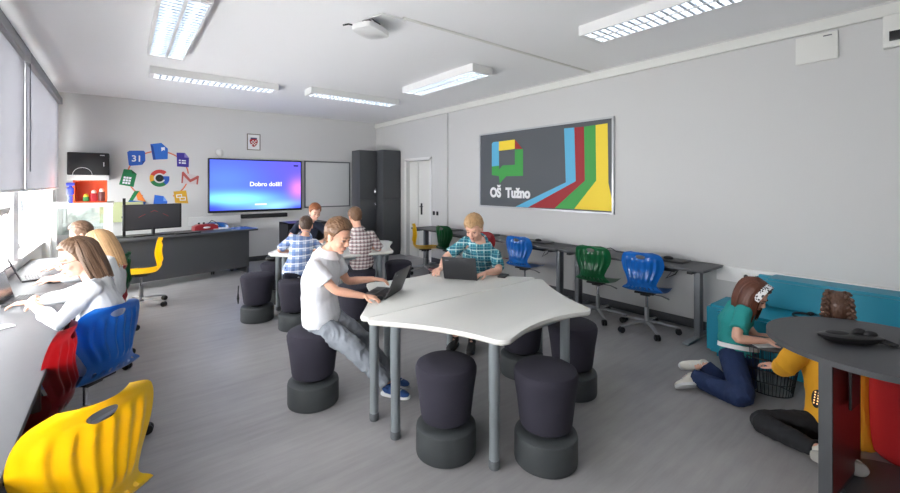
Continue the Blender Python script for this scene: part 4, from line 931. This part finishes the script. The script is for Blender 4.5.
    if opts.get('collar'):
        nb = (shc + spine * .075 * k).lerp(neck, .50)
        for q in (-1, 1):
            m = MB(); pts = []
            for j in range(9):
                a = pi * j / 8; rad = .074 * k
                c_ = nb + sl * q * rad * sin(a) * 1.0 - spine * .004 * k + sfv * (-rad * cos(a)) * .95
                pts.append(c_ - spine * .018 * k * (1 - cos(a)) / 2 * 1.6)
            up = [p + spine * .020 * k - (p - nb).normalized() * .006 * k for p in pts]; dn = [p - spine * (.006 + .024 * (j / 8)) * k + (p - nb).normalized() * (.028 + .020 * j / 8) * k for j, p in enumerate(pts)]
            rr = [[up[j], dn[j], dn[j] - (dn[j] - nb).normalized() * .004, up[j] - (up[j] - nb).normalized() * .004] for j in range(9)]
            m.rings(rr); m.build('collar', top, so2)
    # trousers
    t = MB(); loft(t, [pel - spine * .11 * k, pel - spine * .03 * k, pel + spine * .05 * k], pl, [(.135 * k, .10 * k), (.163 * k, .117 * k), (.150 * k, .112 * k)])
    lw = opts.get('legw', 1)
    for i in (0, 1):
        kn, a = lg[i]; e = kn.lerp(a, opts.get('pant', .93))
        limb(t, [hip[i] + spine * .0, hip[i].lerp(kn, .4), kn, kn.lerp(a, .4), e], [.098 * k, .092 * k, .070 * k * lw, .064 * k * lw, .052 * k * lw], n=18)
    sm(t, 'trousers', bottom, root, .009 if vox > .005 else .007, 2, disp=folds(opts.get('tfold', .007), 11, seed=3 + len(label)))
    for i in (0, 1):
        if len(legs[i]) > 3 and legs[i][3]:
            mu, ms = legs[i][3]; dn = legs[i][4] if len(legs[i]) > 4 else V((0, 0, -1)); shoe(root, lg[i][1], legs[i][2], k * 1.08 if k < .95 else 1, mu, ms, 'shoe', dn)
    root['_'] = 0; del root['_']
    return dict(root=root, hd=hd, f=f, l=l, u=u, hk=hk, HP=HP, neck=neck, shc=shc, spine=spine, pel=pel, pl=pl, sl=sl, sfv=sfv, arms=arms, T=T, shirt=so2, k=k)
def hairline(x, y, z, long_=False):
    "x left, y forward, z up of a unit direction; >0 inside the hair"
    if y > -.05:
        t = max(0, min(1, (y - .22) / .5)); t = t * t * (3 - 2 * t)
        lo = -.22 if not long_ else -.45
        lim = lo + (.50 - lo) * t
    else:
        t = max(0, min(1, (-y - .05) / .35)); lim = (-.22 if not long_ else -.45) * (1 - t) - .95 * t
    return z - lim
def hair_cap(P, mt, vol=1.0, fringe=0, rough=.006, long_=False, name='hair', tuft=0, seed=1, part=0):
    hd, f, l, u, hk = P['hd'], P['f'], P['l'], P['u'], P['hk']
    bm = bmesh.new(); bmesh.ops.create_uvsphere(bm, u_segments=128, v_segments=88, radius=1)
    for v in bm.verts:
        x, y, z = v.co; h = hairline(x, y, z, long_)
        if fringe: h += fringe * max(0, y) * (1 - .5 * abs(x))
        h += .05 * noise.noise(V((x * 9, y * 9, seed)))
        w = max(0, min(1, h / .16 + .2)); w = w * w * (3 - 2 * w)
        n1 = noise.noise(V((x * 16 + seed, y * 5, z * 5))); n2 = noise.noise(V((x * 34, y * 9 + seed, z * 12)))
        t = 1 + tuft * max(0, z - .3) * max(0, y + .4)
        thick = (.011 + .011 * max(0, z) * t) * vol + rough * n1 + rough * .55 * n2
        zz = z * (.0885 if z > 0 else .118); sq = 1 - .25 * max(0, -z) * (1 if y < 0 else 0)
        base = V((x * .0755 * sq, -.012 + y * .0935 * sq, .028 + zz))
        side = V((x, y, z)).normalized()
        p = base + side * (thick * w - .012 * (1 - w))
        # stay close to the face sides lower down
        v.co = hd + (l * p.x + f * p.y + u * p.z) * hk
    m = MB(); m.bm.free(); m.bm = bm; return m.build(name, mt, P['root'])
def strands(P, mt, length, n=90, spread=.02, az=(100, 440), back=.02, name='long_hair', parent=None, r0=.009, seed=3, lift=0, gv=V((0, 0, -1)), limit=None):
    hd, f, l, u, hk = P['hd'], P['f'], P['l'], P['u'], P['hk']; rnd = random.Random(seed); m = MB()
    for i in range(n):
        a = radians(az[0] + (az[1] - az[0]) * (i + rnd.random() * .8) / n)     # 0 = left, 90 = forward
        dx, dy = cos(a), sin(a); pts = []
        lay = rnd.uniform(0, 1)
        for q in range(5):
            ph = radians(78 - q * 20); rx = .0755 + .012 + .008 * lay; ry = .0935 + .012 + .008 * lay
            pts.append(hd + (l * (dx * rx * cos(ph)) + f * (-.012 + dy * ry * cos(ph)) + u * (.028 + (.0885 + .012 + .008 * lay) * sin(ph))) * hk)
        p = pts[-1]; out = (l * dx + f * dy); L = length * hk * rnd.uniform(.86, 1.06)
        v = (-u).lerp(gv, .3).normalized(); w = rnd.uniform(-1, 1)
        for q in range(1, 8):
            t = q / 7; v = (v + gv * .25).normalized()
            p = p + v * L / 7 + out * (spread * (.5 - t) * .25) + l * w * .004 * sin(t * 5 + w * 3) - f * back * t * .2 * hk
            pts.append(p)
        if limit: pts = [limit(q) for q in pts]
        R = [r0 * hk * x for x in (.5, .8, .95, 1, 1, 1, 1, .95, .9, .8, .6, .25)]
        m.tube(pts, R, n=7, flat=.6)
    return m.build(name, mt, parent or P['root'])
def hairmat(name, rgb, var=.25):
    m = mat(name, rgb, .42, var=var, vscale=30, spec=.4, bump=.25, bscale=150); return m
H_BROWN = hairmat('hair_brown', (112, 82, 58)); H_DBROWN = hairmat('hair_dark_brown', (78, 58, 44)); H_BLOND = hairmat('hair_blond', (186, 150, 108)); H_GIN = hairmat('hair_ginger', (150, 92, 58))
H_AUB = hairmat('hair_auburn', (92, 52, 36)); H_LB = hairmat('hair_light_brown', (176, 140, 100)); H_MB = hairmat('hair_mid_brown', (104, 80, 62)); H_BRAID = hairmat('hair_braid', (84, 58, 44))
S_WHITE = mat('cotton_white', (224, 226, 231), .85, bump=.2, bscale=500); S_KNIT = mat('knit_white', (198, 200, 203), .9, bump=.5, bscale=350)
S_NAVY = mat('cotton_navy', (30, 38, 58), .85); S_TEAL = mat('cotton_teal', (40, 150, 146), .85, bump=.2, bscale=400); S_YEL = mat('knit_mustard', (222, 160, 34), .9, bump=.4, bscale=300)
J_GREY = mat('denim_grey', (142, 148, 156), .85, var=.18, vscale=14, bump=.4, bscale=400); J_BLUE = mat('denim_blue', (24, 44, 84), .8, var=.3, vscale=9, bump=.4, bscale=400)
B_BLK = mat('cotton_black', (26, 27, 31), .85, bump=.2, bscale=300); B_NAVY = mat('trouser_navy', (30, 34, 48), .85)
SH_BLUE = mat('shoe_blue', (28, 66, 122), .6); SH_SOLE = mat('sole_white', (220, 222, 222), .5); SH_WH = mat('shoe_white', (228, 226, 216), .55); SH_BLK = mat('shoe_black', (26, 26, 28), .5)
PL_BLUE = plaid('plaid_blue', (196, 210, 230), (52, 84, 150), (110, 150, 205), (240, 244, 248), 13, (.94, -.35))
PL_RED = plaid('plaid_red', (216, 208, 204), (70, 60, 74), (168, 84, 88), (240, 236, 232), 22, (.98, -.2))
PL_TEAL = plaid('plaid_teal', (52, 142, 160), (24, 92, 118), (132, 200, 206), (200, 226, 224), 15, (.62, -.72))
UP = V((0, 0, 1)); DN = V((0, 0, -1))
# --- boy in the white polo shirt
d0 = (RT * .93 - FW * .12)
b1 = person('boy in white polo shirt and grey jeans typing on a laptop', (1.17, 3.03, .645), at(324, 260, 3.06), at(338, 236, 3.03), RT * .95 - FW * .2, RT * .9 - FW * .3, RT * .88 - FW * .35 + UP * -.38, .88, 1.0,
    [(at(374, 279, 3.30), RT * .9 + FW * .15 + UP * -.12, UP + RT * .2, DN + RT * -.2 + FW * .3, .45), (at(364, 296, 3.02), RT * .95 - UP * .12, UP * 1 - FW * .05, DN - FW * .5 - RT * .2, .35)],
    [((1.70, 2.86, .075), UP + RT * .6 + FW * .3, RT * .8 - FW * .35, (SH_BLUE, SH_SOLE)), ((1.60, 2.66, .075), UP + RT * .6 - FW * .1, RT * .85 - FW * .3, (SH_BLUE, SH_SOLE))],
    S_WHITE, J_GREY, hair=[H_BROWN], vox=.0045, opts=dict(collar=1, slump=.03, sl=.64, hem=.06, loose=1.16, topname='polo_shirt', legw=1.22, tfold=.011))
hair_cap(b1, H_BROWN, 1.15, .0, .004, tuft=1.0, name='hair', seed=2)
# --- teenager in teal plaid
ft = V((-.72, -.62, 0)); lt = V((.62, -.72, 0))
b2 = person('teenager in teal plaid shirt looking down at a laptop', (3.02, 3.42, .65), at(481, 248, 4.24), at(474, 228, 4.08), ft, ft, ft * .9 + DN * .42 + RT * -.2, .98, 1.04,
    [(tz(486, 273, .81), -RT * .75 - FW * .3 + DN * .15, UP, DN * .6 + RT * .9 + FW * .1, .5), (tz(441, 268, .815), -FW * .8 - RT * .35 + DN * .1, UP, DN * .5 - RT * .9 + FW * .3, .5)],
    [(tz(472, 340, .09), UP + ft * .6, ft, (SH_BLK, SH_BLK)), (tz(455, 338, .09), UP + ft * .6, ft - RT * .2, (SH_BLK, SH_BLK))],
    PL_TEAL, B_NAVY, skin=SKINP, hair=[H_BLOND], vox=.005, opts=dict(collar=1, slump=.04, sl=.80, shw=1.05, loose=1.08))
hair_cap(b2, H_BLOND, 1.25, .40, .006, name='hair', seed=5)
mouse(tz(433, 271, .762), .5, 'dark red mouse under the teenager right hand', mat('mouse_red', (70, 34, 40), .35))
mouse(tz(379, 300, .762), -1.0, 'black mouse under the hand of the white polo boy')
# --- boys at the far table
f3 = V((.35, .94, 0))
b3 = person('boy in blue and white plaid shirt seen from behind', (1.55, 4.80, .64), at(304, 240, 4.98), at(306, 226, 5.04), f3, f3, f3 + DN * .5, .80, .93,
    [(V((1.62, 5.22, .79)), V((.8, .6, 0)), UP, DN - RT, .4), (V((1.95, 5.12, .79)), V((-.3, .9, 0)), UP, DN + RT, .4)],
    [((1.66, 5.2, .08), UP + f3, f3, (SH_BLK, SH_BLK)), ((1.85, 5.15, .08), UP + f3, f3, (SH_BLK, SH_BLK))], PL_BLUE, B_NAVY, hair=[H_DBROWN], opts=dict(collar=1, sl=.9, hem=.1, shw=1.05))
hair_cap(b3, H_DBROWN, .9, 0, .004, name='hair', seed=8)
f5 = V((.2, .98, 0))
b5 = person('boy in red and white plaid shirt seen from behind', (2.38, 4.82, .64), at(359, 236, 5.18), at(355, 217, 5.28), f5, f5, f5 + DN * .45 - RT * .3, .88, .97,
    [(V((2.28, 5.22, .79)), V((.3, .9, 0)), UP, DN - RT, .4), (tz(371, 247, .79), V((-.9, .3, 0)), UP, DN + RT * .8, .4)],
    [((2.36, 5.3, .08), UP + f5, f5, (SH_BLK, SH_BLK)), ((2.6, 5.25, .08), UP + f5, f5, (SH_BLK, SH_BLK))], PL_RED, B_NAVY, hair=[H_BROWN], opts=dict(collar=1, sl=.95, hem=.08, shw=1.1, loose=1.05))
hair_cap(b5, H_BROWN, 1.0, 0, .005, name='hair', seed=9)
f4 = V((-.42, -.9, 0))
b4 = person('boy in navy shirt with ginger hair facing the camera', (2.24, 6.42, .64), at(309, 224, 6.28), at(315, 212, 6.12), f4, f4, f4 + DN * .45 + RT * .55, .86, .96,
    [(V((2.35, 5.98, .79)), V((-.6, -.6, 0)), UP, DN + RT, .4), (V((1.92, 6.1, .79)), V((.4, -.8, 0)), UP, DN - RT, .4)],
    [((2.2, 6.0, .08), UP + f4, f4, (SH_BLK, SH_BLK)), ((2.0, 6.05, .08), UP + f4, f4, (SH_BLK, SH_BLK))], S_NAVY, B_NAVY, skin=SKINP, hair=[H_GIN], opts=dict(sl=.8, hem=.06))
hair_cap(b4, H_GIN, 1.3, .12, .005, name='hair', seed=11)
# --- girls at the window table
fl = V((-1, -.05, 0))
g6 = person('girl in white long-sleeved top and glasses leaning on the window table', (-.19, 3.46, .56), at(97, 285, 2.68), at(77, 258, 2.62), V((-.9, .3, 0)), V((-1, .05, 0)), V((-1, -.38, -.28)), .92, .98,
    [(V((-.42, 3.50, .90)), V((-.25, .9, .15)), V((-.7, -.2, .6)), V((-.25, -.6, -1)), .8), (V((-.56, 4.0, .80)), V((-.9, .3, -.05)), UP, DN + FW * .6, .35)],
    [((-.42, 3.55, .08), UP + fl, fl, (SH_WH, SH_SOLE)), ((-.42, 3.8, .08), UP + fl, fl, (SH_WH, SH_SOLE))], S_KNIT, B_BLK, skin=SKINP, hair=[H_MB], vox=.0048, sleeve='long', opts=dict(slump=.06, hem=.12, cuff=.62, loose=1.08, topname='sweater'))
hair_cap(g6, H_MB, 1.1, .0, .004, long_=True, name='hair', seed=12)
strands(g6, H_MB, .20, 80, .03, (165, 372), name='long_hair', parent=None, r0=.011, gv=(DN + RT * .45).normalized())
HP = g6['HP']; gl = MB(); hk = g6['hk']
for sx in (-1, 1): gl.tube([HP(sx * .033 + .024 * cos(2 * pi * i / 24), .098 - abs(sx * .033 + .024 * cos(2 * pi * i / 24)) * .12, -.004 + .019 * sin(2 * pi * i / 24)) for i in range(25)], .0014, n=6); gl.tube([HP(sx * .057, .090, .0), HP(sx * .08, .04, .004), HP(sx * .082, -.01, .0)], .0014, n=6)
gl.tube([HP(-.01, .1, 0), HP(.01, .1, 0)], .0014, n=6); gl.build('eyeglasses', mat('wire', (120, 90, 80), .3, .8), g6['root'])
g7 = person('girl with long blond hair in white top beyond the girl with glasses', (-.12, 4.78, .55), at(107, 262, 3.62), at(99, 245, 3.62), V((-1, .1, 0)), V((-1, .1, 0)), V((-1, .15, -.4)), .88, .97,
    [(V((-.48, 4.86, .80)), V((-.9, .2, 0)), UP, DN - FW, .4), (V((-.46, 5.02, .80)), V((-.9, .1, 0)), UP, DN + FW, .4)],
    [((-.42, 4.7, .08), UP + fl, fl, (SH_WH, SH_SOLE)), ((-.42, 4.9, .08), UP + fl, fl, (SH_WH, SH_SOLE))], S_KNIT, B_BLK, skin=SKINP, hair=[H_LB], sleeve='long', opts=dict(slump=.05, hem=.12, cuff=.5, topname='sweater'))
hair_cap(g7, H_LB, 1.1, 0, .004, long_=True, seed=13)
strands(g7, H_LB, .27, 90, .05, (140, 400), r0=.011, gv=(DN + RT * .35).normalized(), seed=6)
g8 = person('child with brown hair furthest along the window table', (-.15, 5.62, .55), at(92, 246, 4.3), at(81, 234, 4.28), V((-1, .1, 0)), V((-1, .1, 0)), V((-1, .1, -.35)), .86, .97,
    [(V((-.50, 5.6, .80)), V((-.9, .2, 0)), UP, DN - FW, .4), (V((-.5, 5.8, .80)), V((-.9, .1, 0)), UP, DN + FW, .4)],
    [((-.42, 5.5, .08), UP + fl, fl, (SH_WH, SH_SOLE)), ((-.42, 5.8, .08), UP + fl, fl, (SH_WH, SH_SOLE))], S_KNIT, B_BLK, skin=SKINP, hair=[H_MB], sleeve='long', opts=dict(topname='sweater'))
hair_cap(g8, H_MB, 1.2, 0, .004, long_=True, seed=14)
# --- girl in teal on the floor
fr = (RT * .8 - FW * .25); sr = (RT * .9 - FW * .35)
g9 = person('girl in teal t-shirt and jeans kneeling on the floor', at(738, 352, 3.36), at(739, 310, 3.42), at(753, 295, 3.33), RT * .3 - FW * .95, sr, RT * .6 - FW * .75 + DN * .6, .93, 1.02,
    [(at(788, 340, 3.30), RT * .9 + DN * .1, UP, DN + FW * .5, .5), (at(765, 341, 3.18), RT * .95 - DN * .05, UP - FW * .2, DN * .7 - RT * .5 - FW * .4, .45)],
    [(tz(704, 364, .075), RT * .9 - FW * .9, -RT * 1 + FW * .05 + DN * .05, (SH_WH, SH_SOLE), V((0, 0, -1)) * .5 + FW * .8), (tz(692, 376, .075), RT * .7 - FW * .9, -RT * 1 - FW * .15, (SH_WH, SH_SOLE), -FW * .6 + DN * .55)],
    S_TEAL, J_BLUE, skin=SKINP, hair=[H_AUB], vox=.005, opts=dict(slump=.05, sl=.66, hem=.03, legw=1.25, pant=.97, base=0, topname='t_shirt'))
hair_cap(g9, H_AUB, 1.2, 0, .004, long_=True, seed=15)
strands(g9, H_AUB, .22, 100, .05, (142, 398), r0=.011, gv=DN, seed=8)
HP = g9['HP']; hb = MB(); rs = []
for i in range(25):
    a = radians(-12 + 204 * i / 24); c1, s1 = cos(a), sin(a); rs.append([HP(c1 * .092 * q, .045 + w, .028 + s1 * .108 * q) for q, w in ((.97, -.02), (1.02, -.022), (1.02, .022), (.97, .02))])
hb.rings(rs)
def hbm():
    m = mat('headband_print', (226, 226, 226), .8); nt = m.node_tree; b = nt.nodes['Principled BSDF']; tc = nt.nodes.new('ShaderNodeTexCoord'); w = nt.nodes.new('ShaderNodeTexVoronoi'); w.inputs['Scale'].default_value = 60
    nt.links.new(tc.outputs['Object'], w.inputs['Vector']); r = nt.nodes.new('ShaderNodeValToRGB'); r.color_ramp.interpolation = 'CONSTANT'; r.color_ramp.elements[0].color = (.03, .03, .03, 1); r.color_ramp.elements[1].color = (.8, .8, .8, 1); r.color_ramp.elements[1].position = .42
    nt.links.new(w.outputs['Distance'], r.inputs[0]); nt.links.new(r.outputs[0], b.inputs['Base Color']); return m
hb.build('headband', hbm(), g9['root'])
q = MB(); P_ = g9; loft(q, [P_['pel'] + P_['spine'] * .028, P_['pel'] + P_['spine'] * .062], P_['pl'], [(.166, .126), (.164, .124)], n=40, cap=False); q.build('belt', M['paper'], g9['root'])
# --- girl in mustard with braids
fy = (FW * .85 + RT * .55)
g10 = person('girl in mustard sweater with two braids sitting on the floor, back turned', at(838, 428, 2.66), at(833, 349, 2.78), at(838, 311, 2.86), fy, fy, FW + RT * .93 + DN * .45, .95, 1.02,
    [(at(778, 368, 2.95), FW + RT * -.2, UP, DN - RT, .5), (at(868, 372, 3.0), FW, UP, DN + RT, .5)],
    [(tz(822, 452, .07), -RT * 1.0 + FW * .6, RT * .7 - FW * .5, (SH_WH, mat('sole_grey', (170, 168, 162), .6)), -FW), (tz(880, 432, .07), RT + FW * .3, RT * .8 - FW * .3, (SH_WH, SH_SOLE), -FW)],
    S_YEL, B_BLK, skin=SKINP, hair=[H_BRAID], vox=.005, sleeve='long', opts=dict(slump=.02, hem=.09, puff=1.35, loose=1.12, topname='sweater'))
hair_cap(g10, H_BRAID, .7, 0, .003, long_=True, seed=16)
HP = g10['HP']
for sx in (-1, 1):
    m = MB(); path = [HP(sx * .030, .02, .125), HP(sx * .042, -.04, .122), HP(sx * .052, -.085, .09), HP(sx * .060, -.108, .04), HP(sx * .064, -.108, -.015), HP(sx * .068, -.098, -.06), HP(sx * .075, -.088, -.10), HP(sx * .08, -.085, -.14)]
    pts = []
    for i in range(len(path) - 1):
        for t in range(3): pts.append(path[i].lerp(path[i + 1], t / 3))
    for i in range(0, len(pts) - 1, 1):
        d = (pts[i + 1] - pts[i]).normalized(); s_ = d.cross(g10['f'] if abs(d.dot(g10['f'])) < .8 else g10['u']).normalized(); w = 1 if i % 2 else -1
        R = d.lerp(s_ * w, .5).normalized().to_track_quat('Z', 'Y').to_matrix().to_4x4()
        m.ell(pts[i] + s_ * w * .010, (.012, .012, .019), R, 10, 8)
    m.build('braid', H_BRAID, g10['root'])
def hit(person_, px, py):
    o = person_['shirt']; org = person_['T'](V((0, 0, EYE))); d = (at(px, py, 1) - V((0, 0, EYE))).normalized()
    ok, co, no, _ = o.ray_cast(org, d)
    return (co, no) if ok else (None, None)
co, no = hit(g10, 817, 398)
if co:
    R_ = no.to_track_quat('Y', 'Z').to_matrix().to_4x4()
    pa = MB().ell(co, (.030, .006, .062), R_).build('elbow_patch', B_BLK, g10['root'])
    for i in range(2):
        for j in range(5): MB().ell(co + (R_ @ V(((i - .5) * .018, .008, (j - 2) * .017))), (.005, .004, .005), None, 8, 6).build('glow_sequin', mat('glow_sequin', (255, 214, 160), .2, emit=(255, 190, 120), estr=1.2), pa)  # sequins are no lamps; their warm glow is put into the material
SKY = 20.0
# ---------------------------------------------------------------- light
wl = bpy.data.worlds.new('sky'); SC.world = wl; wl.use_nodes = True
wl.node_tree.nodes['Background'].inputs[0].default_value = (.98, .985, 1, 1); wl.node_tree.nodes['Background'].inputs[1].default_value = SKY
for i, (a, b) in enumerate(WIN):
    L = bpy.data.lights.new('window_portal', 'AREA'); L.shape = 'RECTANGLE'; L.size = 2.2; L.size_y = b - a; L.cycles.is_portal = True
    o = bpy.data.objects.new('window_portal', L); COL.objects.link(o); o.location = (LX - .31, (a + b) / 2, 1.9); o.rotation_euler = (0, -pi / 2, 0)
